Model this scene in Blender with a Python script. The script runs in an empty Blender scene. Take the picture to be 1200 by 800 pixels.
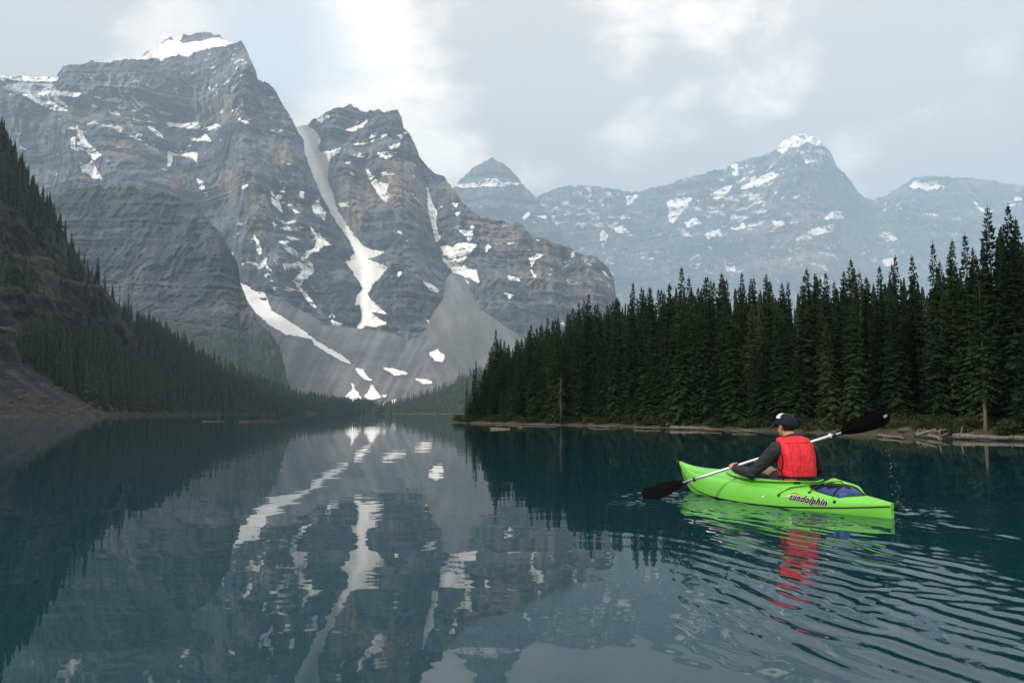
import bpy, bmesh, math, random
import numpy as np
from mathutils import Vector, Matrix

random.seed(7)
rng = np.random.default_rng(7)
SC = bpy.context.scene
DENOISE = True
COL = SC.collection

# ------------------------------------------------------------------ camera
CAM_H = 0.92
PITCH = math.radians(5.0)
FPX = 960.0                                    # focal length in pixels of a 1200 px wide frame
cam_data = bpy.data.cameras.new('camera')
cam_data.sensor_width = 36.0
cam_data.lens = 36.0 * FPX / 1200.0
cam_data.clip_start = 0.1
cam_data.clip_end = 60000.0
cam = bpy.data.objects.new('camera', cam_data)
COL.objects.link(cam)
cam.location = (0, 0, CAM_H)
cam.rotation_euler = (math.radians(90) + PITCH, 0, 0)
SC.camera = cam

# ------------------------------------------------------------------ render settings
SC.view_settings.view_transform = 'Standard'
SC.view_settings.look = 'None'
SC.view_settings.gamma = 1.0
SC.view_settings.exposure = 1.22
SC.cycles.use_denoising = DENOISE
SC.cycles.max_bounces = 6
SC.cycles.diffuse_bounces = 2
SC.cycles.glossy_bounces = 3
SC.cycles.transmission_bounces = 2
SC.cycles.transparent_max_bounces = 6
SC.cycles.volume_bounces = 0
SC.cycles.use_adaptive_sampling = False
SC.cycles.volume_max_steps = 256
SC.cycles.sample_clamp_indirect = 4.0

# ------------------------------------------------------------------ node helper
class NT:
    def __init__(s, tree): s.t = tree
    def n(s, typ, **kw):
        nd = s.t.nodes.new(typ)
        for k, v in kw.items():
            if k.startswith('i_'):
                key = k[2:]
                key = int(key) if key.isdigit() else key
                s.set(nd.inputs[key], v)
            else:
                setattr(nd, k, v)
        return nd
    def set(s, sock, v):
        if isinstance(v, bpy.types.NodeSocket): s.t.links.new(v, sock)
        else: sock.default_value = v
    def math(s, op, a, b=0.0, c=0.0, clamp=False):
        nd = s.t.nodes.new('ShaderNodeMath'); nd.operation = op; nd.use_clamp = clamp
        s.set(nd.inputs[0], a); s.set(nd.inputs[1], b); s.set(nd.inputs[2], c)
        return nd.outputs[0]
    def vmath(s, op, a, b=(0, 0, 0), out=0):
        nd = s.t.nodes.new('ShaderNodeVectorMath'); nd.operation = op
        s.set(nd.inputs[0], a); s.set(nd.inputs[1], b)
        return nd.outputs[out]
    def mapr(s, v, a, b, c=0.0, d=1.0, smooth=True):
        nd = s.t.nodes.new('ShaderNodeMapRange')
        nd.interpolation_type = 'SMOOTHSTEP' if smooth else 'LINEAR'
        nd.clamp = True
        for k, x in zip(('Value', 'From Min', 'From Max', 'To Min', 'To Max'), (v, a, b, c, d)):
            s.set(nd.inputs[k], x)
        return nd.outputs[0]
    def mix(s, f, a, b, mode='MIX'):
        nd = s.t.nodes.new('ShaderNodeMix'); nd.data_type = 'RGBA'; nd.blend_type = mode
        s.set(nd.inputs[0], f); s.set(nd.inputs[6], a); s.set(nd.inputs[7], b)
        return nd.outputs[2]
    def noise(s, vec, scale, detail=4.0, rough=0.5, dist=0.0, out=0):
        nd = s.t.nodes.new('ShaderNodeTexNoise')
        s.set(nd.inputs['Vector'], vec); nd.inputs['Scale'].default_value = scale
        nd.inputs['Detail'].default_value = detail; nd.inputs['Roughness'].default_value = rough
        nd.inputs['Distortion'].default_value = dist
        return nd.outputs[out]

def c4(c): return (c[0], c[1], c[2], 1.0)

# ------------------------------------------------------------------ camera rays, used to survey where things stand
CP, SP = math.cos(PITCH), math.sin(PITCH)
def ray(px, py):
    px = np.asarray(px, float); py = np.asarray(py, float)
    a = (px - 600.0) / FPX; b = (400.0 - py) / FPX
    return np.stack([a + 0 * b, CP - b * SP, SP + b * CP], -1)
def at(px, py, Y):
    r = ray(px, py)
    k = np.asarray(Y, float) / r[..., 1]
    p = r * k[..., None]
    p[..., 2] += CAM_H
    return p
def ground(px, py, z=0.0):
    r = ray(px, py)
    k = (z - CAM_H) / r[..., 2]
    p = r * k[..., None]
    p[..., 2] += CAM_H
    return p

# ------------------------------------------------------------------ sun and sky
SUN_EL, SUN_AZ = math.radians(33.0), math.radians(-132.0)   # azimuth from +Y towards +X: from the left, a little behind
sun_dir = Vector((math.sin(SUN_AZ) * math.cos(SUN_EL), math.cos(SUN_AZ) * math.cos(SUN_EL), math.sin(SUN_EL)))
sd = bpy.data.lights.new('sun', 'SUN')
sd.energy = 3.0
sd.angle = math.radians(9.0)
sd.color = (1.0, 0.90, 0.78)
sun = bpy.data.objects.new('sun', sd)
COL.objects.link(sun)
sun.rotation_euler = sun_dir.to_track_quat('Z', 'Y').to_euler()
sun.location = (0, 0, 3000)

world = bpy.data.worlds.new('World')
SC.world = world
world.use_nodes = True
def build_world():
    t = NT(world.node_tree)
    world.node_tree.nodes.clear()
    out = t.n('ShaderNodeOutputWorld')
    bg = t.n('ShaderNodeBackground')
    STR = 0.10
    bg.inputs['Strength'].default_value = STR
    sky = t.n('ShaderNodeTexSky', sky_type='NISHITA')
    sky.sun_disc = False
    sky.sun_elevation = SUN_EL
    sky.sun_rotation = SUN_AZ
    sky.altitude = 1800.0
    sky.air_density = 1.0; sky.dust_density = 2.0
    tc = t.n('ShaderNodeTexCoord')
    d = tc.outputs['Generated']
    # soft cloud deck: layered noise on the view direction, flattened towards the horizon
    pv = t.vmath('MULTIPLY', d, (1.0, 1.0, 1.7))
    wob = t.noise(pv, 3.0, 3.0, 0.5, out=1)
    pv2 = t.vmath('ADD', pv, t.vmath('MULTIPLY', t.vmath('SUBTRACT', wob, (0.5, 0.5, 0.5)), (0.16, 0.16, 0.16)))
    big = t.noise(pv2, 3.6, 6.0, 0.52)
    fine = t.noise(t.vmath('ADD', pv2, (4.2, 1.3, 7.1)), 6.5, 9.0, 0.60)
    def blob(px, py, rx, amp):
        r = ray(px, py); r = r / np.linalg.norm(r)
        a = rx / FPX
        dt = t.vmath('DISTANCE', d, tuple(float(v) for v in r), out=1)
        return t.mapr(dt, a, a * 0.1, 0.0, amp)
    def total(blobs):
        s = 0.0
        for b in blobs:
            s = t.math('ADD', s, blob(*b))
        return s
    cover = t.math('ADD', t.math('MULTIPLY', t.math('SUBTRACT', big, 0.5), 1.6), 0.78)
    cover = t.math('ADD', cover, total([(355, 60, 150, -0.65), (280, 110, 90, -0.35), (140, 10, 100, -0.15),
                                        (640, 100, 150, 0.3), (60, 60, 150, 0.4), (1050, 60, 260, 0.4)]))
    cover = t.mapr(cover, 0.05, 0.75)
    shade = t.math('ADD', t.math('MULTIPLY', t.math('SUBTRACT', fine, 0.5), 3.0), 0.48)
    shade = t.math('ADD', shade, total([(620, 80, 150, -0.75), (690, 190, 90, -0.25), (560, 40, 90, -0.15), (50, 40, 130, -0.6), (30, 90, 110, -0.2),
                                        (790, 120, 150, -0.22), (1080, 80, 270, -0.6), (1160, 190, 140, -0.2),
                                        (720, 60, 70, 0.45), (715, 160, 60, 0.3), (500, 60, 150, -0.05), (940, 130, 110, 0.25), (900, 30, 90, 0.15), (440, 30, 90, 0.0), (150, 40, 70, 0.15)]))
    shade = t.mapr(shade, 0.0, 1.0)
    dark = tuple(v / STR for v in CLOUD_DARK)
    lite = tuple(v / STR for v in CLOUD_LITE)
    ccol = t.mix(shade, c4(dark), c4(lite))
    skyc = t.mix(0.75, sky.outputs[0], c4(tuple(v / STR for v in (0.66, 0.69, 0.72))))
    res = t.mix(cover, skyc, ccol)
    t.set(bg.inputs['Color'], res)
    t.set(out.inputs['Surface'], bg.outputs[0])
CLOUD_DARK = (0.49, 0.44, 0.40)
CLOUD_LITE = (1.10, 0.955, 0.82)
build_world()

# ------------------------------------------------------------------ vectorised noise
_perm = rng.permutation(256)
_perm = np.concatenate([_perm, _perm, _perm]).astype(np.int64)
_grad = rng.normal(size=(256, 3)); _grad /= np.linalg.norm(_grad, axis=1)[:, None]
def perlin(p):
    p = np.asarray(p, float)
    i = np.floor(p).astype(np.int64); f = p - i
    i &= 255
    u = f * f * f * (f * (f * 6 - 15) + 10)
    res = 0.0
    for dx in (0, 1):
        wx = u[..., 0] if dx else 1 - u[..., 0]
        hx = _perm[(i[..., 0] + dx) & 255]
        for dy in (0, 1):
            wy = u[..., 1] if dy else 1 - u[..., 1]
            hy = _perm[hx + ((i[..., 1] + dy) & 255)]
            for dz in (0, 1):
                wz = u[..., 2] if dz else 1 - u[..., 2]
                h = _perm[hy + ((i[..., 2] + dz) & 255)]
                g = _grad[h]
                dot = g[..., 0] * (f[..., 0] - dx) + g[..., 1] * (f[..., 1] - dy) + g[..., 2] * (f[..., 2] - dz)
                res = res + wx * wy * wz * dot
    return res * 1.6
def fbm(p, octv=4, gain=0.5, lac=2.07):
    a, s, tot = 1.0, 0.0, 0.0
    q = np.array(p, float)
    for k in range(octv):
        s = s + a * perlin(q); tot += a
        q = q * lac + 17.3; a *= gain
    return s / tot
def ridged(p, octv=4, gain=0.5, lac=2.1):
    a, s, tot = 1.0, 0.0, 0.0
    q = np.array(p, float)
    for k in range(octv):
        s = s + a * (1 - 2 * np.abs(perlin(q))); tot += a
        q = q * lac + 9.1; a *= gain
    return s / tot
def sstep(a, b, x):
    t = np.clip((x - a) / (b - a), 0, 1)
    return t * t * (3 - 2 * t)

# ------------------------------------------------------------------ object helpers
def link(o, parent=None):
    COL.objects.link(o)
    if parent is not None: o.parent = parent
    return o
def tag(o, label=None, cat=None, group=None, kind=None):
    if label: o['label'] = label
    if cat: o['category'] = cat
    if group: o['group'] = group
    if kind: o['kind'] = kind
    return o
def mesh_np(name, verts, faces, mat=None, smooth=True):
    """faces: (n,3) or (n,4) int array"""
    verts = np.ascontiguousarray(verts, dtype=np.float32).reshape(-1, 3)
    faces = np.ascontiguousarray(faces, dtype=np.int32)
    k = faces.shape[1]
    me = bpy.data.meshes.new(name)
    me.vertices.add(len(verts)); me.vertices.foreach_set('co', verts.ravel())
    me.loops.add(faces.size); me.loops.foreach_set('vertex_index', faces.ravel())
    me.polygons.add(len(faces))
    me.polygons.foreach_set('loop_start', np.arange(0, faces.size, k, dtype=np.int32))
    me.update(calc_edges=True)
    if smooth: me.polygons.foreach_set('use_smooth', np.ones(len(faces), bool))
    if mat is not None: me.materials.append(mat)
    return me
def add_col(me, name, rgb):
    rgb = np.asarray(rgb, np.float32).reshape(-1, 3)
    a = me.color_attributes.new(name, 'FLOAT_COLOR', 'POINT')
    a.data.foreach_set('color', np.concatenate([rgb, np.ones((len(rgb), 1), np.float32)], 1).ravel())
def obj(name, me, parent=None):
    return link(bpy.data.objects.new(name, me), parent)
def empty(name, loc=(0, 0, 0), parent=None):
    o = bpy.data.objects.new(name, None); o.empty_display_size = 0.3
    o.location = loc
    return link(o, parent)
def grid_faces(nx, ny, wrap=False):
    """index of vert (i along x, j along y) = j*nx + i"""
    i = np.arange(nx if wrap else nx - 1); j = np.arange(ny - 1)
    I, J = np.meshgrid(i, j)
    I2 = (I + 1) % nx
    return np.stack([J * nx + I, J * nx + I2, (J + 1) * nx + I2, (J + 1) * nx + I], -1).reshape(-1, 4)

def new_mat(name):
    m = bpy.data.materials.new(name); m.use_nodes = True
    m.node_tree.nodes.clear()
    t = NT(m.node_tree)
    out = t.n('ShaderNodeOutputMaterial')
    b = t.n('ShaderNodeBsdfPrincipled')
    t.set(out.inputs['Surface'], b.outputs[0])
    return m, t, b, out
def attr_mat(name, rough=0.95, nscale=0.05, namt=0.35, bscale=0.08, bdist=2.0, bstr=0.6, k=1.0):
    """procedural rock and soil: the mineral colour stored on the vertices, broken up by noise, with fine relief"""
    m, t, b, out = new_mat(name)
    nscale, bscale, bdist = nscale / k, bscale / k, bdist * k
    a = t.n('ShaderNodeVertexColor', layer_name='tint')
    g = t.n('ShaderNodeNewGeometry')
    n = t.noise(g.outputs['Position'], nscale, 6.0, 0.65)
    f = t.mapr(n, 0.3, 0.7, 1 - namt, 1 + namt, smooth=False)
    cc = t.n('ShaderNodeCombineColor', i_0=f, i_1=f, i_2=f)
    t.set(b.inputs['Base Color'], t.mix(1.0, a.outputs[0], cc.outputs[0], 'MULTIPLY'))
    b.inputs['Roughness'].default_value = rough
    b.inputs['Specular IOR Level'].default_value = 0.15
    bn = t.noise(g.outputs['Position'], bscale, 6.0, 0.7)
    bp = t.n('ShaderNodeBump', i_Height=bn)
    bp.inputs['Distance'].default_value = bdist; bp.inputs['Strength'].default_value = bstr
    t.set(b.inputs['Normal'], bp.outputs[0])
    return m
def simple_mat(name, col, rough=0.6, spec=0.3, var=0.0, nscale=20.0, metallic=0.0, bump=0.0, bscale=60.0):
    m, t, b, out = new_mat(name)
    b.inputs['Roughness'].default_value = rough
    b.inputs['Specular IOR Level'].default_value = spec
    b.inputs['Metallic'].default_value = metallic
    tc = t.n('ShaderNodeTexCoord')
    n = t.noise(tc.outputs['Object'], nscale, 5.0, 0.6)
    f = t.mapr(n, 0.3, 0.7, 1 - var, 1 + var, smooth=False)
    cc = t.n('ShaderNodeCombineColor', i_0=f, i_1=f, i_2=f)
    t.set(b.inputs['Base Color'], t.mix(1.0, c4(col), cc.outputs[0], 'MULTIPLY'))
    if bump:
        bn = t.noise(tc.outputs['Object'], bscale, 4.0, 0.6)
        bp = t.n('ShaderNodeBump', i_Height=bn)
        bp.inputs['Distance'].default_value = bump
        t.set(b.inputs['Normal'], bp.outputs[0])
    return m

# ================================================================== MOUNTAINS
MAT_ROCK = attr_mat('rock', 0.95, 0.045, 0.60, 0.06, 14.0, 1.0)
MAT_ROCK2 = attr_mat('rock_far', 0.95, 0.045, 0.55, 0.06, 14.0, 1.0, 1.95)
MAT_SCREE = attr_mat('scree', 0.97, 0.10, 0.32, 0.12, 3.0, 0.8)
MAT_HILL = attr_mat('hill_rock', 0.95, 0.16, 0.60, 0.22, 3.0, 1.0)
MAT_SNOW = None
def snow_material():
    m, t, b, out = new_mat('snow')
    g = t.n('ShaderNodeNewGeometry')
    p = t.vmath('MULTIPLY', g.outputs['Position'], (1, 1, 0.6))
    n = t.noise(p, 0.03, 6.0, 0.65, 0.6)
    t.set(b.inputs['Base Color'], t.mix(t.mapr(n, 0.60, 0.85, 0, 0.55), c4((0.86, 0.86, 0.86)), c4((0.52, 0.48, 0.45))))
    b.inputs['Roughness'].default_value = 0.8
    b.inputs['Specular IOR Level'].default_value = 0.2
    bp = t.n('ShaderNodeBump', i_Height=t.noise(g.outputs['Position'], 0.06, 5.0, 0.6))
    bp.inputs['Distance'].default_value = 2.0; bp.inputs['Strength'].default_value = 0.4
    t.set(b.inputs['Normal'], bp.outputs[0])
    return m
MAT_SNOW = snow_material()

def poly_sd(P, poly):
    """signed distance (positive inside) of points P (n,2) to a polygon"""
    poly = np.asarray(poly, float)
    d = np.full(len(P), 1e9); inside = np.zeros(len(P), bool)
    for a, b in zip(poly, np.roll(poly, -1, 0)):
        e = b - a; w = P - a
        tt = np.clip((w @ e) / max(e @ e, 1e-9), 0, 1)
        q = w - tt[:, None] * e
        d = np.minimum(d, (q * q).sum(1))
        c = ((a[1] > P[:, 1]) != (b[1] > P[:, 1]))
        if abs(e[1]) > 1e-12:
            inside ^= c & (P[:, 0] < a[0] + e[0] * (P[:, 1] - a[1]) / e[1])
    d = np.sqrt(d)
    return np.where(inside, d, -d)
def line_d(P, line):
    line = np.asarray(line, float)
    d = np.full(len(P), 1e9)
    for a, b in zip(line[:-1], line[1:]):
        e = b - a; w = P - a
        tt = np.clip((w @ e) / max(e @ e, 1e-9), 0, 1)
        q = w - tt[:, None] * e
        d = np.minimum(d, (q * q).sum(1))
    return np.sqrt(d)

def clip_tris(V, T, S):
    """the part of a triangle mesh where the scalar S is positive; returns verts, tris"""
    keep = (S[T] > 0).sum(1)
    full = T[keep == 3]
    part = T[(keep == 1) | (keep == 2)]
    verts = [V]; nv = len(V); tris = [full]
    extra = []; et = []
    cache = {}
    def cut(a, b):
        key = (a, b) if a < b else (b, a)
        if key not in cache:
            s = S[a] / (S[a] - S[b])
            extra.append(V[a] + (V[b] - V[a]) * s)
            cache[key] = nv + len(extra) - 1
        return cache[key]
    for tri in part:
        pos = [S[v] > 0 for v in tri]
        if sum(pos) == 1:
            k = pos.index(True)
            a, b, c = tri[k], tri[(k + 1) % 3], tri[(k + 2) % 3]
            et.append((a, cut(a, b), cut(a, c)))
        else:
            k = pos.index(False)
            a, b, c = tri[k], tri[(k + 1) % 3], tri[(k + 2) % 3]
            p, q = cut(a, b), cut(a, c)
            et.append((p, b, c)); et.append((p, c, q))
    allv = np.concatenate([V] + ([np.array(extra)] if extra else []))
    allt = np.concatenate([full] + ([np.array(et)] if et else [])).astype(int)
    used = np.unique(allt)
    remap = np.full(len(allv), -1); remap[used] = np.arange(len(used))
    return allv[used], remap[allt]

def interp(x, pts, k):
    pts = np.asarray(pts, float)
    return np.interp(x, pts[:, 0], pts[:, k])

class Relief:
    """a mountain side: columns along a surveyed ridge line, rows from its foot to the ridge and down the back"""
    def __init__(s, ridge, foot, nx, ny, x0, x1, jag=1.0, curve=1.0, back=700.0, nback=14, seed=0.0, smooth=70.0, far=1.0):
        s.k = far
        xs = np.linspace(x0, x1, nx)
        yr = interp(xs, ridge, 1)
        jn = fbm(np.stack([xs / 11.0, xs * 0 + seed, xs * 0 + 3.3], -1), 5, 0.62)
        jn2 = np.round(fbm(np.stack([xs / 15.0, xs * 0 + seed + 5, xs * 0], -1), 2) * 4) / 4
        jn3 = -np.abs(fbm(np.stack([xs / 4.0, xs * 0 + seed + 8, xs * 0], -1), 3, 0.6))
        def soft(v, wpx):
            n = max(3, int(wpx / (x1 - x0) * nx) | 1); k = np.hanning(n + 2); k /= k.sum(); h = (n + 2) // 2
            return np.convolve(np.concatenate([np.full(h, v[0]), v, np.full(h, v[-1])]), k, 'valid')[:len(v)]
        yb = interp(xs, foot, 1); db = soft(interp(xs, foot, 2), 60)
        dr = soft(interp(xs, ridge, 2), 50)
        ys = soft(yr, smooth)
        if jag == 0: yr = soft(yr, 16)
        yr = np.minimum(yr + (jn * 5.0 + jn2 * 2.6 + jn3 * 3.0 + 0.6) * jag * np.clip((yb - yr) / 40, 0, 1), yb - 0.2)
        t = np.linspace(0, 1, ny)[:, None]
        s.px = np.repeat(xs[None], ny, 0)
        s.py = yb + (yr - yb) * t
        s.t = np.repeat(t, nx, 1)
        tt = np.clip((yb - s.py) / np.maximum(yb - ys, 0.3), 0, 1.35)
        s.D = (db + (dr - db) * (tt ** curve)) * far
        s.nx, s.ny, s.back, s.nback = nx, ny, back * far, nback
        s.seed = seed
    off = 0.0
    def world(s): return at(s.px, s.py, s.D) + s.off
    def local(s): return s.world() / s.k
    def P(s): return np.stack([s.px.ravel(), s.py.ravel()], -1)
    def crease(s, line, amp, width):
        d = line_d(s.P(), line).reshape(s.px.shape)
        s.D = s.D + s.k * amp * np.exp(-(d / width) ** 2)
    def build(s, name, mat, col, label=None, kind='structure'):
        W = s.world()
        s.W = W
        ridge = W[-1]; dirv = ridge.copy(); dirv[:, 2] = 0
        dirv /= np.linalg.norm(dirv, axis=1)[:, None]
        rows = [W]
        for k in range(1, s.nback + 1):
            f = k / s.nback
            q = ridge + dirv * (s.back * f)
            q = q.copy()
            q[:, 2] = ridge[:, 2] * (1 - f ** 1.15) - 2 * f
            q[:, 2] += fbm(q / 90.0, 3) * 14 * math.sin(math.pi * min(1, f)) * np.clip(ridge[:, 2] / 300, 0, 1)
            rows.append(q[None])
        V = np.concatenate(rows, 0)
        col = np.concatenate([col, np.repeat(col[-1:], s.nback, 0)], 0)
        F = grid_faces(s.nx, V.shape[0])
        me = mesh_np(name, V.reshape(-1, 3), F, mat)
        add_col(me, 'tint', np.clip(col, 0, 1))
        s.o = obj(name, me)
        tag(s.o, label, None, None, kind)
        return s.o
    def snow(s, polys, amp=2.0, lift=3.0, name='snow_patch'):
        amp = amp * 1.5; lift = lift * s.k
        V = s.W.reshape(-1, 3); P = s.P()
        nz = (fbm(np.stack([P[:, 0] / 4.5, P[:, 1] / 3.2, P[:, 0] * 0 + 1.7], -1), 4, 0.68) + 0.28) * amp
        F = grid_faces(s.nx, s.ny)
        for poly in polys:
            a = np.asarray(poly, float)
            lo = a.min(0) - 4; hi = a.max(0) + 4
            m = (P[:, 0] > lo[0]) & (P[:, 0] < hi[0]) & (P[:, 1] > lo[1]) & (P[:, 1] < hi[1])
            idx = np.nonzero(m)[0]
            if len(idx) < 8: continue
            S = np.full(len(V), -9.0)
            big = min(1.0, 0.30 + 0.12 * min(np.ptp(a[:, 0]), np.ptp(a[:, 1])))
            S[idx] = poly_sd(P[idx], poly) + nz[idx] * big
            ok = m[F].all(1)
            f = F[ok]
            T = np.concatenate([f[:, [0, 1, 2]], f[:, [0, 2, 3]]])
            T = T[(S[T] > 0).any(1)]
            if len(T) == 0: continue
            vv, tt = clip_tris(V, T, S)
            if len(tt) == 0: continue
            out = vv - np.array([0, 0, CAM_H]); out = out / np.linalg.norm(out, axis=1)[:, None]
            vv = vv + np.array([0, 0, 0.6 * lift]) - out * np.array([1, 1, 0]) * lift
            obj(name, mesh_np(name, vv, tt, MAT_SNOW), s.o)

def rock_disp(W, seed, butt=60.0, strata=26.0, lam=85.0, fine=12.0, dip=0.05):
    """depth relief: vertical buttresses and gullies, broken ledges, crags"""
    X, Y, Z = W[..., 0], W[..., 1], W[..., 2]
    w1 = fbm(np.stack([X / 260, Y / 260, Z / 260 + seed], -1), 3)
    w2 = fbm(np.stack([X / 170 + 9, Y / 260, Z / 170 + seed], -1), 3)
    Xw = X + 90 * w1; Zw = Z + 70 * w2
    b = ridged(np.stack([Xw / 210, Y / 900 + seed, Zw / 560], -1), 4, 0.55)
    g = ridged(np.stack([(Xw + 0.35 * Z) / 78, Y / 500, Zw / 230 + seed], -1), 4, 0.58)
    crag = ridged(np.stack([Xw / 40, Y / 90, Zw / 46 + seed], -1), 4, 0.62)
    zs = Z + dip * X + 14 * w1                                   # nearly level beds of uneven thickness
    zs = zs + 0.32 * lam * perlin(np.stack([zs * 0 + seed, zs * 0, zs / (0.8 * lam)], -1)) * 2
    h = zs / lam; fr = h - np.floor(h); st = sstep(0.0, 0.22, fr) - fr
    h2 = zs / (lam * 0.31) + 0.3; fr2 = h2 - np.floor(h2); st2 = sstep(0.0, 0.25, fr2) - fr2
    k = np.clip(0.45 + 1.3 * fbm(np.stack([X / 190, Y / 300, Z / 150 + seed + 3], -1), 3), 0, 1.2)
    n = fbm(np.stack([X / 17, Y / 30, Z / 13], -1), 4, 0.65)
    return -(butt * b + 0.60 * butt * g + 0.34 * butt * crag) + (strata * st + strata * 0.55 * st2) * k * 1.5 + fine * n

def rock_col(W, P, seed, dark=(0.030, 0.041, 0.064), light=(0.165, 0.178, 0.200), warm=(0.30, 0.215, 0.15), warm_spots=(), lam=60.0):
    X, Y, Z = W[..., 0], W[..., 1], W[..., 2]
    dark, light, warm = (np.array(v) for v in (dark, light, warm))
    band = fbm(np.stack([X / 900, Y / 900, (Z + 7 * fbm(np.stack([X / 200, Y / 200, Z / 200], -1), 3)) / (0.62 * lam) + seed], -1), 4, 0.6)
    streak = fbm(np.stack([X / 16, Y / 60, Z / 110 + seed], -1), 4, 0.55)
    blot = fbm(np.stack([X / 140, Y / 140, Z / 120 + seed], -1), 4, 0.55)
    crk = ridged(np.stack([X / 26 + 0.3 * blot, Y / 60, Z / 34 + seed], -1), 4, 0.62)
    grit = fbm(np.stack([X / 9, Y / 20, Z / 7 + seed], -1), 3, 0.65)
    f = np.clip(0.50 + 1.25 * band + 0.9 * streak + 0.7 * blot + 0.5 * grit - 0.45 * np.clip(crk - 0.35, 0, 1), 0, 1.25)[..., None]
    c = dark + (light - dark) * f
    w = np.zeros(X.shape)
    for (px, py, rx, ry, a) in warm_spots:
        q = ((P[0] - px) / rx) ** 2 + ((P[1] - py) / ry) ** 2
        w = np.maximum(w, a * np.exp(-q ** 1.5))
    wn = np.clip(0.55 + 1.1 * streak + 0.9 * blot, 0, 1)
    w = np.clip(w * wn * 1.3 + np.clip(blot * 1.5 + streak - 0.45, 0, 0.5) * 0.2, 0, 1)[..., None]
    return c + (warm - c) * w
SNOWC = np.array([0.85, 0.85, 0.85])
def speckle(col, W, amount, seed, mask=1.0):
    X, Y, Z = W[..., 0], W[..., 1], W[..., 2]
    n = fbm(np.stack([X / 55, Y / 90, Z / 22 + seed], -1), 4, 0.6)
    big = fbm(np.stack([X / 330, Y / 330, Z / 260 + seed], -1), 2)
    m = sstep(0.0, 0.04, n + 0.35 * big - amount) * mask
    return col + (SNOWC - col) * np.clip(m, 0, 1)[..., None]

# ---- far ridge on the right (4 km away)
def far_ridge():
    r = Relief([(560, 240, 3900), (600, 240, 3900), (625, 233, 3850), (640, 226, 3850), (655, 218, 3850), (700, 218, 3850), (725, 222, 3850), (745, 225, 3850), (757, 221, 3850), (785, 216, 3850),
                (800, 210, 3850), (825, 203, 3800), (850, 196, 3800), (870, 189, 3750), (885, 184, 3700), (900, 180, 3700), (908, 175, 3700),
                (916, 168, 3700), (926, 161, 3700), (943, 158, 3700), (958, 161, 3700), (966, 171, 3700), (976, 182, 3700), (984, 198, 3750), (993, 205, 3750),
                (1003, 220, 3800), (1012, 231, 3850), (1025, 234, 3900), (1036, 230, 3900), (1050, 221, 3900), (1062, 214, 3850), (1075, 208, 3850), (1095, 206, 3850), (1120, 208, 3850), (1150, 210, 3850), (1180, 215, 3850),
                (1220, 220, 3800), (1300, 190, 3800), (1400, 230, 3800), (1500, 260, 3700)],
               [(560, 470, 3000), (800, 470, 2950), (1000, 470, 2900), (1500, 470, 2800)], 760, 230, 560, 1500, 1.0, 1.0, 900, 10, 11.0, far=1.95)
    r.crease([(945, 160), (930, 230), (935, 300), (925, 400)], -170, 38)
    r.crease([(985, 200), (975, 260), (985, 330)], -90, 26)
    r.crease([(1012, 235), (1020, 300), (1030, 400)], 150, 36)
    r.crease([(800, 215), (820, 280), (800, 380)], -90, 40)
    r.crease([(745, 228), (750, 300), (740, 400)], 80, 40)
    W = r.local()
    r.D = r.D + r.k * rock_disp(W, 3.0, 75, 34, 110, 16, -0.12)
    W = r.local()
    P = (r.px, r.py)
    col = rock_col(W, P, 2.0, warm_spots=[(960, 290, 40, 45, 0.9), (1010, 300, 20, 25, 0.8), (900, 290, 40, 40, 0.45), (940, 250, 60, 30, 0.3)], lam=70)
    up = sstep(330, 240, r.py) * np.where(r.px < 975, 1, 0.8)
    left = sstep(990, 930, r.px)
    col = speckle(col, W, 0.375 - 0.11 * up * left, 1.0, 1.0)
    o = r.build('mountain', MAT_ROCK2, col, 'hazy snow-flecked mountain ridge behind the spruce forest')
    r.snow([[(915, 168), (930, 160), (945, 158), (960, 161), (966, 172), (955, 170), (945, 166), (936, 172), (925, 174), (918, 180), (912, 178)],
            [(938, 180), (948, 184), (957, 189), (946, 192)],
            [(868, 222), (880, 214), (892, 209), (904, 203), (912, 207), (898, 214), (884, 221), (873, 226)],
            [(783, 238), (795, 234), (810, 234), (803, 243), (795, 252), (789, 261), (785, 260), (784, 248)],
            [(832, 230), (846, 222), (857, 219), (850, 230), (838, 234)], [(858, 195), (863, 194), (864, 206), (860, 205)],
            [(803, 262), (815, 257), (820, 262), (806, 266)], [(826, 276), (843, 270), (845, 276), (830, 280)], [(857, 268), (872, 263), (874, 267), (862, 270)],
            [(947, 272), (962, 267), (978, 265), (977, 271), (955, 276)], [(966, 259), (974, 250), (985, 249), (989, 256), (975, 256)],
            [(905, 260), (915, 261), (920, 266), (910, 265)], [(925, 262), (936, 261), (935, 265)],
            [(1066, 219), (1075, 213), (1090, 216), (1108, 220), (1085, 223)], [(1176, 236), (1195, 232), (1198, 238), (1182, 242)],
            [(1142, 238), (1150, 245), (1162, 249), (1150, 248)], [(1031, 276), (1041, 272), (1052, 281), (1040, 283)],
            [(1034, 306), (1050, 303), (1050, 310), (1038, 312)], [(850, 312), (858, 309), (862, 318), (852, 318)], [(735, 232), (746, 230), (742, 238), (736, 240)],
            [(703, 283), (706, 272), (712, 276), (707, 290)], [(720, 268), (730, 266), (736, 273), (724, 273)]], 2.4, 4.0)
far_ridge()

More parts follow.
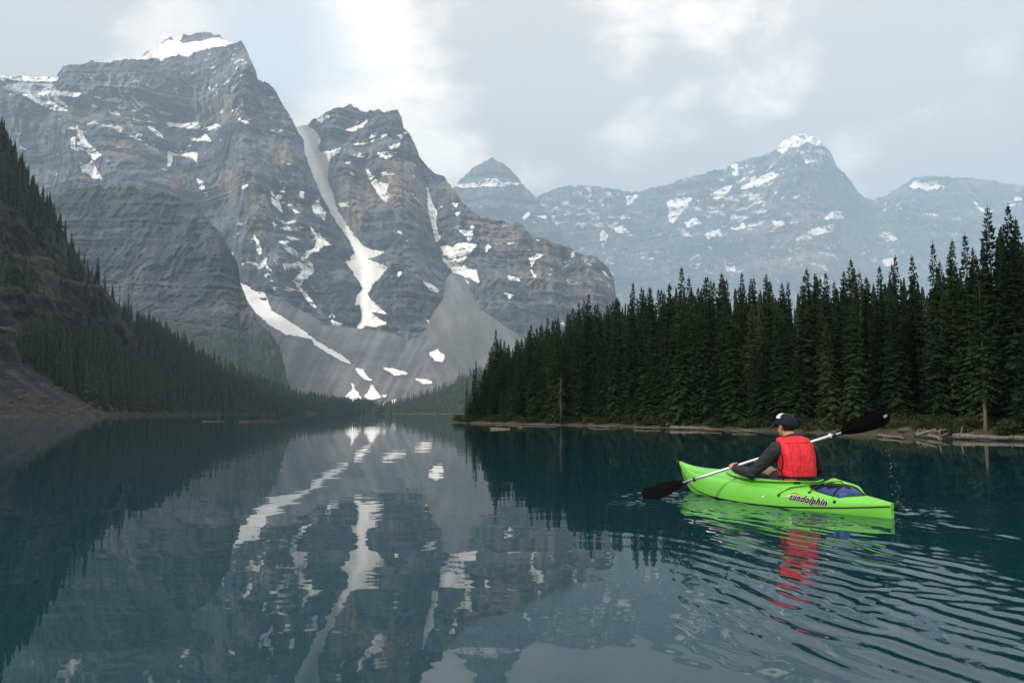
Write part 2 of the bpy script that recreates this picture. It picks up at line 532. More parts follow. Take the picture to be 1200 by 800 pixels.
# ---- small pyramid peak behind the second mountain
def pyramid_peak():
    r = Relief([(480, 300, 3300), (510, 250, 3400), (528, 224, 3400), (536, 214, 3420), (546, 203, 3430), (558, 194, 3440), (567, 191, 3440), (577, 184, 3450), (586, 190, 3440), (597, 197, 3430),
                (608, 207, 3420), (612, 216, 3400), (620, 224, 3380), (630, 233, 3350), (650, 262, 3250), (700, 330, 3000)],
               [(480, 430, 2900), (700, 430, 2750)], 200, 190, 480, 700, 0.9, 1.0, 500, 8, 21.0, far=1.9)
    r.crease([(578, 186), (575, 260), (570, 340)], -90, 24)
    W = r.local()
    r.D = r.D + r.k * rock_disp(W, 8.0, 45, 34, 95, 13, 0.02)
    W = r.local()
    col = rock_col(W, (r.px, r.py), 5.0, lam=50)
    col = speckle(col, W, 0.37, 4.0)
    r.build('mountain', MAT_ROCK2, col, 'small pyramid peak with a white snow band under its summit')
    r.snow([[(531, 218), (545, 217), (560, 215), (570, 211), (579, 210), (590, 215), (612, 216), (590, 219), (565, 219), (545, 221)],
            [(612, 256), (619, 249), (621, 252), (615, 258)], [(628, 254), (640, 254), (640, 257)]], 1.5, 4.0)
pyramid_peak()

# ---- second mountain with the long snow couloir
def couloir_mountain():
    r = Relief([(290, 190, 2400), (320, 165, 2420), (347, 149, 2440), (356, 148, 2450), (365, 142, 2460), (380, 134, 2470), (395, 126, 2480), (411, 121, 2500), (418, 125, 2500), (424, 131, 2520), (428, 132, 2530),
                (436, 129, 2500), (444, 128, 2480), (450, 131, 2470), (458, 129, 2450), (466, 128, 2450), (471, 138, 2430), (473, 150, 2400), (480, 157, 2380), (487, 172, 2350), (492, 184, 2330),
                (500, 194, 2300), (510, 203, 2290), (520, 207, 2280), (527, 216, 2260), (535, 228, 2230), (545, 240, 2210), (560, 252, 2180), (585, 258, 2150), (612, 262, 2120), (622, 274, 2100),
                (635, 279, 2080), (655, 286, 2050), (680, 296, 2020), (700, 302, 2000), (712, 312, 1980), (719, 326, 1970), (722, 350, 1960), (726, 380, 1900), (735, 430, 1800), (760, 470, 1700)],
               [(290, 478, 1500), (450, 478, 1450), (560, 478, 1420), (760, 478, 1450)], 620, 440, 290, 760, 0.9, 0.92, 700, 12, 31.0, far=1.4)
    r.crease([(352, 150), (368, 180), (385, 225), (410, 270), (430, 310), (425, 360), (405, 400)], 45, 20)
    r.crease([(395, 130), (380, 170), (400, 210), (425, 255), (450, 300)], -60, 17)
    r.crease([(455, 130), (450, 190), (470, 250), (475, 330)], -110, 30)
    r.crease([(405, 185), (410, 230), (420, 265)], -45, 14)
    r.crease([(428, 195), (440, 220), (452, 238)], 45, 9)
    r.crease([(500, 215), (508, 250), (515, 285), (532, 320)], 85, 16)
    r.crease([(545, 235), (560, 290), (590, 340)], -40, 22)
    r.crease([(620, 276), (640, 330), (650, 380)], -60, 24)
    r.crease([(690, 300), (700, 350), (700, 400)], -70, 22)
    r.crease([(663, 300), (668, 350), (675, 390)], 50, 12)
    W = r.local()
    cou = np.exp(-(line_d(r.P(), [(352, 150), (368, 180), (385, 225), (410, 270), (430, 310), (425, 360), (405, 400)]).reshape(r.px.shape) / 13) ** 2)
    r.D = r.D + r.k * rock_disp(W, 14.0, 44, 26, 80, 11, 0.10) * (1 - 0.93 * cou)
    W = r.local()
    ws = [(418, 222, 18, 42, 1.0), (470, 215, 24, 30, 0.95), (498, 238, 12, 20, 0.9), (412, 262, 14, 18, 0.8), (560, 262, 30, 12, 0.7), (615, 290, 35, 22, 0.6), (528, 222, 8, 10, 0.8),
          (640, 320, 40, 30, 0.45), (690, 330, 22, 26, 0.5), (585, 275, 25, 18, 0.5), (475, 352, 30, 10, 0.5)]  # buff rock, with the warm light on the lit buttress painted in
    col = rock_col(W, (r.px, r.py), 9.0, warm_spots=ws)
    col = speckle(col, W, 0.395, 7.0)
    r.build('mountain', MAT_ROCK, col, 'rocky mountain split by a long white snow couloir')
    r.snow([[(345, 146), (356, 147), (366, 153), (373, 160), (375, 166), (371, 175), (376, 180), (386, 179), (399, 175), (396, 180), (386, 186), (384, 200), (383, 213), (390, 230), (396, 250), (405, 264), (415, 278), (425, 290),
             (438, 295), (449, 297), (436, 302), (429, 304), (440, 309), (453, 315), (445, 325), (436, 335), (430, 345), (433, 352), (445, 362), (452, 369), (440, 366), (434, 367), (442, 374), (452, 380), (440, 384), (428, 382), (415, 392), (403, 403),
             (391, 400), (395, 390), (388, 376), (399, 380), (410, 372), (416, 365), (418, 350), (427, 340), (416, 322), (406, 308), (416, 298), (412, 285), (400, 268), (391, 255), (378, 230), (368, 208), (360, 185), (352, 173), (359, 168), (352, 158)],
            [(501, 222), (505, 238), (512, 250), (510, 262), (515, 281), (511, 284), (506, 262), (502, 245)],
            [(518, 290), (530, 291), (540, 286), (557, 288), (550, 299), (541, 308), (548, 317), (557, 318), (561, 332), (550, 326), (542, 326), (549, 333), (534, 322), (520, 306)],
            [(537, 270), (547, 272), (555, 265), (553, 277), (545, 277)], [(429, 198), (436, 208), (445, 215), (455, 218), (452, 224), (459, 233), (452, 238), (447, 232), (440, 222), (433, 212)],
            [(443, 181), (455, 180), (463, 181), (453, 187), (445, 185)], [(414, 171), (426, 166), (442, 157), (437, 166), (425, 170)], [(466, 160), (476, 157), (470, 163)], [(456, 173), (468, 169), (466, 173), (458, 175)],
            [(414, 183), (420, 180), (428, 184), (424, 185)], [(405, 192), (411, 190), (409, 193)], [(405, 154), (414, 151), (428, 145), (430, 143), (424, 150), (412, 155)], [(372, 142), (384, 136), (386, 138), (376, 144)],
            [(397, 240), (413, 239), (412, 242), (400, 243)], [(497, 331), (505, 334), (513, 341), (512, 344), (503, 339)], [(570, 295), (575, 290), (570, 288)], [(620, 305), (630, 299), (638, 300), (628, 304), (623, 312)],
            [(596, 325), (606, 327), (609, 330), (598, 329)], [(622, 318), (630, 328), (627, 328)], [(592, 345), (600, 348), (597, 351)], [(547, 280), (553, 280), (550, 284)], [(465, 320), (470, 320), (467, 325)], [(500, 375), (505, 380), (502, 380)],
            [(531, 240), (537, 240), (535, 244)], [(533, 252), (538, 250), (537, 254)]], 2.0, 3.0)
couloir_mountain()

# ---- great mountain on the left
def great_mountain():
    r = Relief([(-220, 60, 2500), (-120, 92, 2450), (-40, 95, 2420), (0, 90, 2420), (30, 91, 2450), (66, 92, 2480), (68, 84, 2450), (76, 77, 2450), (92, 75, 2450), (108, 72, 2450), (125, 72, 2450), (150, 69, 2450), (165, 69, 2450), (172, 62, 2500), (185, 56, 2550), (189, 49, 2560),
                (200, 42, 2600), (204, 48, 2600), (213, 47, 2600), (215, 41, 2600), (230, 39, 2600), (246, 37, 2600), (252, 42, 2580), (258, 41, 2560), (268, 50, 2500), (272, 52, 2450), (282, 49, 2420), (288, 56, 2400), (293, 70, 2380), (300, 82, 2360),
                (302, 92, 2350), (315, 98, 2330), (322, 107, 2320), (330, 120, 2300), (338, 130, 2290), (345, 145, 2280), (350, 158, 2270), (357, 168, 2260), (354, 178, 2250), (364, 200, 2220), (374, 225, 2190), (386, 250, 2150), (400, 275, 2100), (410, 300, 2050), (418, 330, 1980), (424, 370, 1880), (428, 420, 1750), (432, 478, 1600)],
               [(-220, 478, 1450), (200, 478, 1480), (432, 478, 1480)], 760, 460, -220, 432, 0.9, 0.9, 800, 12, 41.0, far=1.4)
    # the summit snowfield lies back behind the cliff edge, the cliff itself is sheer
    py, px = r.py, r.px
    r.D = r.D + 120 * sstep(105, 80, py) * sstep(80, 62, py) * 0
    r.crease([(70, 95), (150, 90), (230, 90), (285, 70)], -45, 30)
    r.crease([(50, 128), (150, 128), (250, 140), (300, 130)], 55, 13)
    r.crease([(284, 52), (285, 110), (280, 170), (300, 230), (320, 290)], -120, 26)
    r.crease([(222, 70), (225, 120), (240, 160)], 45, 14)
    r.crease([(0, 100), (60, 135), (110, 180), (170, 230)], -130, 34)
    r.crease([(95, 140), (110, 190), (115, 240), (110, 290)], 60, 12)
    r.crease([(205, 150), (215, 200), (240, 260), (262, 310)], 55, 16)
    r.crease([(340, 150), (345, 220), (375, 290)], -50, 22)
    r.crease([(330, 210), (325, 260), (300, 320)], 50, 14)
    W = r.local()
    flute = ridged(np.stack([W[..., 0] / 34, W[..., 1] / 300, W[..., 2] / 420], -1), 4, 0.6) * sstep(66, 76, py) * sstep(140, 118, py) * (px < 290)
    r.D = r.D - r.k * 15 * flute
    r.D = r.D + r.k * rock_disp(W, 20.0, 46, 28, 78, 11, 0.02) * np.clip((py - 60) / 40 + 0.25, 0.25, 1)
    W = r.local()
    ws = [(255, 125, 30, 14, 0.85), (150, 175, 26, 13, 1.0), (155, 140, 10, 22, 0.5), (208, 218, 9, 20, 0.9), (265, 215, 22, 22, 0.7), (305, 255, 10, 30, 0.8), (300, 205, 20, 20, 0.6), (345, 235, 10, 26, 0.55), (100, 130, 40, 14, 0.35), (330, 190, 14, 24, 0.5), (40, 150, 40, 30, 0.25)]  # includes warm light on the cliff faces, painted as rock colour
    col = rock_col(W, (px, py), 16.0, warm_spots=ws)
    # pale ice of the hanging glacier below its snow rim
    gl = np.clip((poly_sd(r.P(), [(0, 96), (60, 98), (68, 108), (76, 122), (55, 120), (25, 108), (0, 100), (-60, 100), (-60, 96)]) + 3).reshape(px.shape) / 5, 0, 1)
    col = col + (np.array([0.46, 0.50, 0.55]) - col) * gl[..., None]
    col = speckle(col, W, 0.385, 17.0)
    r.build('mountain', MAT_ROCK, col, 'great banded rock mountain with a snow-capped summit above sheer cliffs')
    r.snow([[(165, 70), (180, 60), (188, 53), (197, 49), (208, 49), (214, 53), (225, 51), (240, 49), (250, 46), (262, 49), (271, 52), (262, 55), (245, 57), (228, 61), (220, 67), (208, 65), (197, 67), (188, 72), (184, 68), (172, 70)],
            [(-90, 93), (0, 88), (25, 90), (50, 91), (68, 92), (66, 96), (50, 96), (25, 95), (0, 94), (-90, 97)], [(28, 112), (38, 113), (52, 116), (62, 122), (78, 131), (60, 129), (45, 122)], [(46, 111), (55, 109), (58, 117), (50, 116)],
            [(55, 108), (63, 110), (70, 118), (78, 126), (70, 122)], [(57, 110), (75, 108), (94, 111), (88, 114), (70, 113)],
            [(112, 115), (122, 118), (135, 117), (140, 114), (150, 112), (165, 116), (178, 121), (193, 127), (185, 128), (172, 124), (166, 127), (158, 132), (150, 128), (136, 128), (145, 122), (128, 119)],
            [(107, 124), (115, 124), (114, 127), (107, 126)], [(90, 150), (96, 158), (103, 170), (115, 180), (118, 183), (110, 188), (103, 180), (98, 172), (92, 163)], [(83, 164), (88, 162), (88, 176), (84, 178)], [(91, 168), (97, 170), (98, 177), (91, 177)],
            [(94, 192), (101, 197), (107, 190), (112, 198), (115, 205), (120, 211), (112, 210), (103, 205), (97, 202)], [(105, 219), (109, 228), (114, 230), (116, 240), (118, 249), (116, 249), (112, 236), (106, 227)],
            [(117, 252), (117, 270), (113, 283), (106, 287), (105, 282), (110, 276), (105, 268), (110, 262), (112, 254)], [(173, 149), (180, 151), (191, 162), (182, 158)], [(197, 179), (215, 179), (230, 181), (231, 193), (227, 186), (215, 183), (202, 183), (200, 195), (197, 195)],
            [(231, 211), (238, 214), (239, 221), (243, 229), (240, 230), (235, 221)], [(193, 145), (210, 147), (225, 146), (231, 144), (234, 151), (215, 150), (200, 149)], [(224, 165), (236, 163), (241, 159), (247, 166), (235, 166)], [(240, 151), (255, 147), (257, 149), (245, 153)],
            [(272, 131), (281, 129), (281, 131), (274, 133)], [(280, 141), (291, 145), (288, 146)], [(184, 130), (200, 134), (203, 136), (190, 134)], [(284, 218), (290, 217), (288, 222), (284, 222)],
            [(318, 226), (322, 233), (327, 229), (333, 221), (333, 229), (326, 236), (330, 249), (325, 245), (319, 238)], [(352, 226), (356, 227), (357, 234), (352, 234)], [(366, 243), (373, 235), (374, 243), (381, 250), (380, 258), (368, 251)],
            [(343, 246), (350, 250), (346, 250)], [(320, 262), (324, 265), (321, 267)], [(298, 278), (302, 283), (307, 299), (303, 298)], [(308, 308), (314, 300), (311, 310), (317, 318), (312, 314)],
            [(364, 267), (371, 276), (378, 282), (388, 288), (378, 288), (373, 294), (362, 299), (357, 306), (366, 310), (367, 320), (352, 332), (354, 341), (363, 351), (370, 362), (361, 354), (350, 338), (344, 330), (356, 318), (350, 311), (336, 312), (345, 310), (352, 306), (360, 296), (368, 293), (372, 283)],
            [(332, 312), (336, 310), (334, 317)]], 2.0, 3.0)
great_mountain()

# ---- scree fans at the lake head
def scree_fans():
    r = Relief([(230, 300, 2000), (262, 296, 1980), (285, 312, 1930), (305, 322, 1900), (330, 330, 1880), (350, 356, 1800), (380, 378, 1760), (420, 385, 1720), (452, 388, 1700), (478, 396, 1660), (495, 385, 1700), (512, 345, 1850), (528, 318, 1940), (548, 325, 1930), (565, 342, 1900), (600, 368, 1840), (640, 398, 1780), (700, 440, 1700), (760, 470, 1600)],
               [(230, 485.2, 1040), (760, 485.2, 1040)], 400, 190, 230, 760, 0.0, 1.12, 120, 4, 51.0, 14.0)
    r.D = r.D * (1 + 0.4 * sstep(0.0, 0.9, r.t))
    W = r.local()
    X, Y, Z = W[..., 0], W[..., 1], W[..., 2]
    n = fbm(np.stack([X / 120, Y / 180, Z / 200], -1), 4)
    r.D = r.D + r.k * (26 * n * np.clip(r.t * 4, 0, 1) + 14 * ridged(np.stack([X / 60, Y / 400, Z / 300], -1), 3) * np.clip(r.t * 2, 0, 1) + 3 * fbm(np.stack([X / 12, Y / 20, Z / 10], -1), 3))
    r.crease([(528, 330), (505, 375), (480, 405), (470, 450)], 24, 9)
    r.crease([(300, 350), (350, 385), (410, 425), (440, 455)], 16, 8)
    W = r.local()
    X, Y, Z = W[..., 0], W[..., 1], W[..., 2]
    str_ = fbm(np.stack([(r.px + 0.5 * (r.py - 400) * np.sign(r.px - 500) * -1) / 9, r.py / 120, r.px * 0], -1), 4, 0.55)
    b = fbm(np.stack([X / 90, Y / 200, Z / 80], -1), 3)
    f = np.clip(0.5 + 1.7 * str_ + 0.8 * b, 0, 1)[..., None]
    col = np.array([0.092, 0.098, 0.110]) + (np.array([0.180, 0.182, 0.190]) - np.array([0.092, 0.098, 0.110])) * f
    wf = np.exp(-((r.px - 570) / 50) ** 2 - ((r.py - 375) / 40) ** 2)[..., None] * 0.5
    col = col + (np.array([0.22, 0.205, 0.195]) - col) * wf
    green = (np.exp(-((r.px - 548 + 0.25 * (r.py - 400)) / 26) ** 2 - ((r.py - 405) / 26) ** 2) * np.clip(0.7 + 1.5 * str_, 0, 1))[..., None]
    col = col + (np.array([0.075, 0.095, 0.06]) - col) * green * 0.8
    low = (sstep(462, 480, r.py) * np.clip(0.6 + 1.6 * b, 0, 1))[..., None]
    col = col + (np.array([0.07, 0.085, 0.055]) - col) * low * 0.8
    r.build('scree_slope', MAT_SCREE, col, 'grey scree fans sloping to the head of the lake')
    r.snow([[(279, 320), (286, 330), (300, 339), (303, 332), (304, 322), (310, 318), (320, 327), (314, 335), (309, 343), (313, 352), (318, 365), (335, 375), (355, 388), (369, 399), (352, 394), (335, 392), (315, 380), (300, 366), (288, 350), (281, 335)],
            [(365, 397), (385, 409), (400, 417), (410, 426), (400, 423), (385, 414), (370, 405)], [(503, 414), (512, 411), (521, 418), (518, 424), (510, 423)], [(450, 432), (462, 433), (477, 438), (463, 440)],
            [(487, 445), (500, 446), (507, 449), (497, 450)], [(417, 432), (425, 434), (429, 441), (436, 447), (428, 445), (420, 438)], [(405, 466), (414, 456), (420, 462), (425, 472), (416, 474)], [(427, 465), (432, 460), (435, 452), (443, 462), (446, 466), (434, 470)],
            [(427, 474), (437, 473), (438, 480), (428, 484)], [(446, 478), (454, 470), (463, 470), (463, 475), (450, 480)], [(412, 450), (415, 452), (414, 455)], [(447, 464), (453, 464), (450, 467)]], 1.6, 2.0)
    return r
scree_fans()

# ---- dark rounded spur at the foot of the great mountain
def rock_spur():
    r = Relief([(20, 250, 1500), (70, 225, 1500), (110, 218, 1480), (150, 219, 1450), (185, 222, 1420), (210, 231, 1400), (235, 246, 1380), (255, 268, 1360), (270, 292, 1340), (279, 312, 1330), (282, 335, 1320), (290, 352, 1300), (302, 373, 1270), (317, 392, 1240), (328, 412, 1210), (334, 430, 1180), (336, 450, 1140), (342, 470, 1100), (350, 484, 1060)],
               [(20, 485.4, 880), (200, 485.4, 900), (300, 485.2, 980), (350, 485.2, 1040)], 420, 320, 20, 350, 1.3, 0.75, 350, 8, 61.0)
    r.D = r.D * (1 + 0.30 * sstep(0.0, 0.6, r.t) * sstep(345, 270, r.px))
    r.crease([(255, 270), (262, 330), (270, 380), (280, 420)], -50, 20)
    r.crease([(200, 235), (195, 300), (205, 360)], 25, 18)
    W = r.world()
    r.D = r.D + rock_disp(W, 33.0, 38, 24, 52, 10, 0.08)
    W = r.world()
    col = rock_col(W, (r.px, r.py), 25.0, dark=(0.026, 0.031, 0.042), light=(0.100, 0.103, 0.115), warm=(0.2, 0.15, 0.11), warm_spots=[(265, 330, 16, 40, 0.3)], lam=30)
    n = fbm(np.stack([W[..., 0] / 60, W[..., 1] / 100, W[..., 2] / 50], -1), 4)
    veg = (np.clip(sstep(370, 410, r.py) + sstep(250, 225, r.py) * 0.4, 0, 1) * np.clip(0.75 + 1.4 * n, 0, 1))[..., None]
    col = col + (np.array([0.05, 0.07, 0.04]) - col) * veg
    r.build('rock_spur', MAT_ROCK, col, 'dark rounded rock spur below the great mountain')
    return r
SPUR = rock_spur()

# ---- steep wooded hillside on the left shore
def hillside():
    r = Relief([(-420, -40, 380), (-200, 20, 390), (-80, 85, 400), (-30, 125, 410), (0, 152, 420), (15, 183, 428), (30, 208, 435), (45, 236, 442), (62, 258, 450), (80, 285, 462), (100, 311, 475), (120, 336, 490), (145, 364, 510), (165, 384, 530), (200, 404, 590), (240, 427, 660), (280, 448, 740), (320, 464, 830), (360, 475, 930), (400, 480.5, 1010), (435, 484.0, 1060)],
               [(-420, 489.5, 170), (-100, 488.2, 215), (0, 487.6, 245), (120, 487.2, 290), (165, 486.6, 340), (200, 486.2, 410), (300, 485.4, 700), (435, 485.0, 1050)], 560, 330, -420, 435, 0.0, 0.85, 250, 6, 71.0)
    W = r.world()
    X, Y, Z = W[..., 0], W[..., 1], W[..., 2]
    cliff = sstep(440, 400, r.py + 0.42 * (r.px - 60) * 0) * sstep(230, 290, r.py - 0.55 * (r.px - 20)) * sstep(185, 140, r.px)
    b = ridged(np.stack([Y / 46, X / 120, Z / 110], -1), 4, 0.58)
    g = ridged(np.stack([Y / 15, X / 40, Z / 38 + 3], -1), 4, 0.6)
    n = fbm(np.stack([Y / 5, X / 5, Z / 5], -1), 4, 0.62)
    h = (Z + 0.05 * Y + 7 * fbm(np.stack([X / 40, Y / 40, Z / 60], -1), 3)) / 21; fr = h - np.floor(h)
    st = sstep(0, 0.25, fr) - fr
    k = np.clip(r.t * 6, 0, 1) * sstep(1.0, 0.72, r.t)
    push = k * ((4 + 9 * cliff) * b + (1.5 + 4.5 * cliff) * g - (1 + 7 * cliff) * st + (0.8 + 1.4 * cliff) * n + 2 * cliff)
    r.off = push[..., None] * np.array([0.86, -0.38, 0.22])
    # scree cone running down to the water
    cone = sstep(-6, 6, poly_sd(r.P(), [(-430, 300), (-200, 330), (-60, 385), (0, 416), (40, 442), (90, 470), (122, 488), (60, 500), (-430, 500)])).reshape(r.px.shape)
    W = r.world()
    X, Y, Z = W[..., 0], W[..., 1], W[..., 2]
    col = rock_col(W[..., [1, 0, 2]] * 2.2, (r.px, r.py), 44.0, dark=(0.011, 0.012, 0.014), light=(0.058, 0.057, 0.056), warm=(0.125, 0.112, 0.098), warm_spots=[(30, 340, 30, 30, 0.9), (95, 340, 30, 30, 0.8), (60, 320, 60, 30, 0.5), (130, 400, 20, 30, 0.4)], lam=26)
    vegn = fbm(np.stack([X / 22, Y / 60, Z / 26], -1), 4, 0.6)
    veg = np.clip((1 - 0.80 * cliff) * (0.85 + 0.9 * vegn) + np.clip(vegn - 0.05, 0, 1) * 2.0, 0, 1) * (1 - cone)
    s.veg = veg if False else None
    col = col + (np.array([0.035, 0.045, 0.028]) - col) * (veg * 0.9)[..., None]
    sc = fbm(np.stack([X / 3, Y / 8, Z / 3], -1), 3); sl = fbm(np.stack([(r.px - 1.6 * r.py) / 16, r.py * 0, r.px * 0], -1), 3)
    ccol = np.array([0.034, 0.035, 0.037]) + np.clip(0.25 + 0.6 * sl + 0.35 * sc, 0, 1)[..., None] * np.array([0.052, 0.050, 0.049])
    col = col + (ccol - col) * cone[..., None]
    r.build('hillside', MAT_HILL, col, 'steep dark hillside with brown cliffs and a scree cone')
    r.veg = veg; r.cone = cone
    return r
class _S: pass
s = _S()
HILL = hillside()

# ---- low wooded slope at the far right of the lake head
def far_slope():
    r = Relief([(330, 480, 1100), (400, 479, 1100), (440, 479.5, 1100), (470, 473, 1110), (500, 464, 1130), (525, 453, 1150), (550, 440, 1170), (600, 420, 1200), (660, 425, 1230), (720, 435, 1230), (820, 440, 1230), (1400, 440, 1230)],
               [(330, 485.3, 1000), (540, 485.3, 1000), (1400, 485.3, 1000)], 500, 60, 330, 1400, 0.0, 1.0, 200, 4, 81.0)
    W = r.world()
    r.D = r.D + 8 * fbm(W / 30.0, 3)
    W = r.world()
    col = np.zeros(W.shape) + np.array([0.045, 0.058, 0.035]) * (1 + 0.5 * fbm(W / 18.0, 3)[..., None])
    shore = sstep(483.6, 484.6, r.py)[..., None]
    col = col + (np.array([0.2, 0.18, 0.15]) - col) * shore * 0.6
    r.build('far_slope', MAT_HILL, col, 'low wooded slope at the far end of the lake')
    return r
FARS = far_slope()

# ---- unseen hillside added left and behind, shaped to shade the near lake
def shading_hillside():
    xs = np.linspace(-760, -150, 70); ys = np.linspace(-1500, 150, 150)
    X, Y = np.meshgrid(xs, ys)
    f = sstep(-165, -400, X) * sstep(-760, -520, X + 0 * Y)
    endn = sstep(150, 20, Y) * sstep(-1500, -1200, Y)
    Z = 300 * f * endn * (1 + 0.14 * fbm(np.stack([X / 160, Y / 160, X * 0], -1), 3)) + 9 * fbm(np.stack([X / 26, Y / 26, X * 0 + 2], -1), 4) * f - 1.0
    col = np.zeros(X.shape + (3,)) + np.array([0.030, 0.036, 0.024]) * (1 + 0.6 * fbm(np.stack([X / 20, Y / 20, Z / 20], -1), 3)[..., None])
    me = mesh_np('hillside', np.stack([X, Y, Z], -1).reshape(-1, 3), grid_faces(len(xs), len(ys)), MAT_HILL)
    add_col(me, 'tint', np.clip(col, 0, 1))
    tag(obj('hillside', me), 'unseen dark hillside added along the left shore to shade the near lake', None, None, 'structure')
shading_hillside()

# ================================================================== LAKE
K_STERN = np.array([3.345, 7.30]); K_U = np.array([-0.398, 0.917]); K_U = K_U / np.linalg.norm(K_U)
K_N = np.array([-K_U[1], K_U[0]])
K0 = K_STERN + K_U * 1.585
def waves(x, y):
    """surface height near the boats: faint lake ripples, ring waves off the stern, chop along the hull"""
    r = np.hypot(x, y)
    p3 = lambda sx, sy, o: np.stack([x / sx, y / sy, x * 0 + o], -1)
    h = 0.0018 * fbm(p3(1.9, 1.1, 0.3), 2) + 0.00045 * fbm(p3(0.6, 0.28, 4.3), 3)
    a = (x - K0[0]) * K_U[0] + (y - K0[1]) * K_U[1]
    b = (x - K0[0]) * K_N[0] + (y - K0[1]) * K_N[1]
    wx = 0.55 * fbm(p3(1.7, 1.7, 7.7), 3); wy = 0.55 * fbm(p3(1.7, 1.7, 1.7), 3)
    # ring waves spreading from the stern: several overlapping sets, so the crests break and cross
    wv = 0.0
    rj = random.Random(4)
    for q in range(7):
        cx, cy = 3.75 + rj.uniform(-0.7, 0.5), 7.75 + rj.uniform(-0.8, 0.5)
        d = np.hypot((x - cx + wx), (y - cy + wy) * rj.uniform(0.9, 1.05))
        ang = np.arctan2(-(x - cx), -(y - cy))          # 0 towards the camera, positive to the left
        win = sstep(1.5, 3.2, d) * sstep(6.6, 4.4, d) * sstep(-0.9, -0.1, ang) * sstep(0.75, 0.05, ang)
        l0 = rj.uniform(0.085, 0.19); lam = l0 + 0.015 * d
        ph = 2 * math.pi * (np.log(lam) / 0.015) + 6.28 * rj.random()
        pk = np.clip(0.30 + 2.0 * fbm(p3(1.0, 0.8, 9.1 + 3.3 * q), 2), 0, 1.2)
        wv = wv + np.sin(ph + 2.6 * fbm(p3(1.0, 1.0, 2.2 + q), 3)) * win * pk * (lam / 0.18)
    h = h + 0.0007 * wv
    # wake of the hull: crests running almost along its track, spreading to both sides
    wk = 0.0
    for q in range(9):
        l0 = rj.uniform(0.12, 0.27); sk = rj.uniform(-0.16, 0.14)
        wob = 0.20 * fbm(p3(1.1, 1.1, 31.0 + q), 3); pk = np.clip(0.25 + 2.2 * fbm(p3(0.9, 0.9, 40.0 + 2.7 * q), 2), 0, 1.3)
        for sd_ in (1, -1):
            bb = b * sd_
            wedge = sstep(0.0, 0.9, 0.85 * (1.2 - a) - bb) * sstep(0.5, 1.6, bb) * sstep(5.2, 3.4, bb) * sstep(-9.0, -5.0, a)
            ph = 2 * math.pi * (bb - sk * a - 0.012 * a * a + wob) / l0 + 6.28 * rj.random()
            wk = wk + np.sin(ph) * wedge * pk * (l0 / 0.18)
    h = h + 0.00125 * wk
    patch2 = np.clip(0.4 + 1.8 * fbm(p3(0.9, 0.6, 6.1), 2), 0, 1.2)
    # second, longer set leaving the bow on the near side
    c2 = np.sin(2 * math.pi * (b * 0.93 - (a - 1.4) * 0.36) / 0.33 + 3.0 * fbm(p3(0.9, 0.9, 5.2), 3))
    w2 = sstep(0.35, 0.9, b) * sstep(4.2, 1.6, b) * sstep(1.5, 0.2, a + b * 0.9 - 0.6) * sstep(-5.5, -2.5, a)
    h = h + 0.0007 * c2 * w2 * patch2
    c3 = np.sin(2 * math.pi * (-b * 0.93 - (a - 1.4) * 0.36) / 0.33 + 3.0 * fbm(p3(0.9, 0.9, 5.2), 3))
    w3 = sstep(0.35, 0.9, -b) * sstep(3.5, 1.6, -b) * sstep(1.5, 0.2, a - b * 0.9 - 0.6) * sstep(-5.5, -2.5, a)
    h = h + 0.0018 * c3 * w3 * patch2
    # chop beside the hull and the churned track behind the stern
    n1 = fbm(np.stack([a / 0.30, b / 0.16, a * 0 + 3.0], -1), 3, 0.6)
    wh = np.exp(-((np.abs(b) - 0.60) / 0.48) ** 2) * sstep(1.75, 1.2, a) * sstep(-2.2, -1.2, a)
    h = h + 0.024 * n1 * wh
    n2 = fbm(np.stack([a / 0.5, b / 0.12, a * 0 + 8.0], -1), 3, 0.6)
    wt = np.exp(-(b / (0.28 - 0.10 * np.clip(a + 1.6, -6, 0))) ** 2) * sstep(-1.45, -1.75, a) * sstep(-5.0, -2.0, a)
    h = h + 0.016 * n2 * wt
    # dip rings of the paddle blade and of the falling drops
    for (qx, qy, am, rad, wl) in ((1.62, 8.88, 0.0035, 0.75, 0.13), (3.93, 8.3, 0.003, 0.55, 0.10)):
        q = np.hypot(x - qx, y - qy)
        h = h + am * np.sin(2 * math.pi * q / wl) * np.exp(-(q / rad) ** 2)
    return h * sstep(30.0, 16.0, r)

def lake_material():
    m, t, b, out = new_mat('lake_water')
    b.inputs['Base Color'].default_value = c4((0.004, 0.032, 0.044))
    b.inputs['Roughness'].default_value = 0.015
    b.inputs['IOR'].default_value = 1.333
    b.inputs['Specular IOR Level'].default_value = 0.5
    g = t.n('ShaderNodeNewGeometry')
    pos = g.outputs['Position']
    p1 = t.vmath('MULTIPLY', pos, (0.45, 1.0, 1.0))
    n1 = t.noise(p1, 0.7, 3.0, 0.5)
    n2 = t.noise(t.vmath('MULTIPLY', pos, (0.5, 1.0, 1.0)), 3.4, 2.0, 0.5)
    calm = t.mapr(t.noise(pos, 0.035, 2.0, 0.5), 0.35, 0.65, 0.35, 1.3)
    hgt = t.math('MULTIPLY', t.math('ADD', n1, t.math('MULTIPLY', n2, 0.14)), calm)
    bp = t.n('ShaderNodeBump', i_Height=hgt)
    bp.inputs['Distance'].default_value = 0.0055
    bp.inputs['Strength'].default_value = 1.0
    t.set(b.inputs['Normal'], bp.outputs[0])
    return m
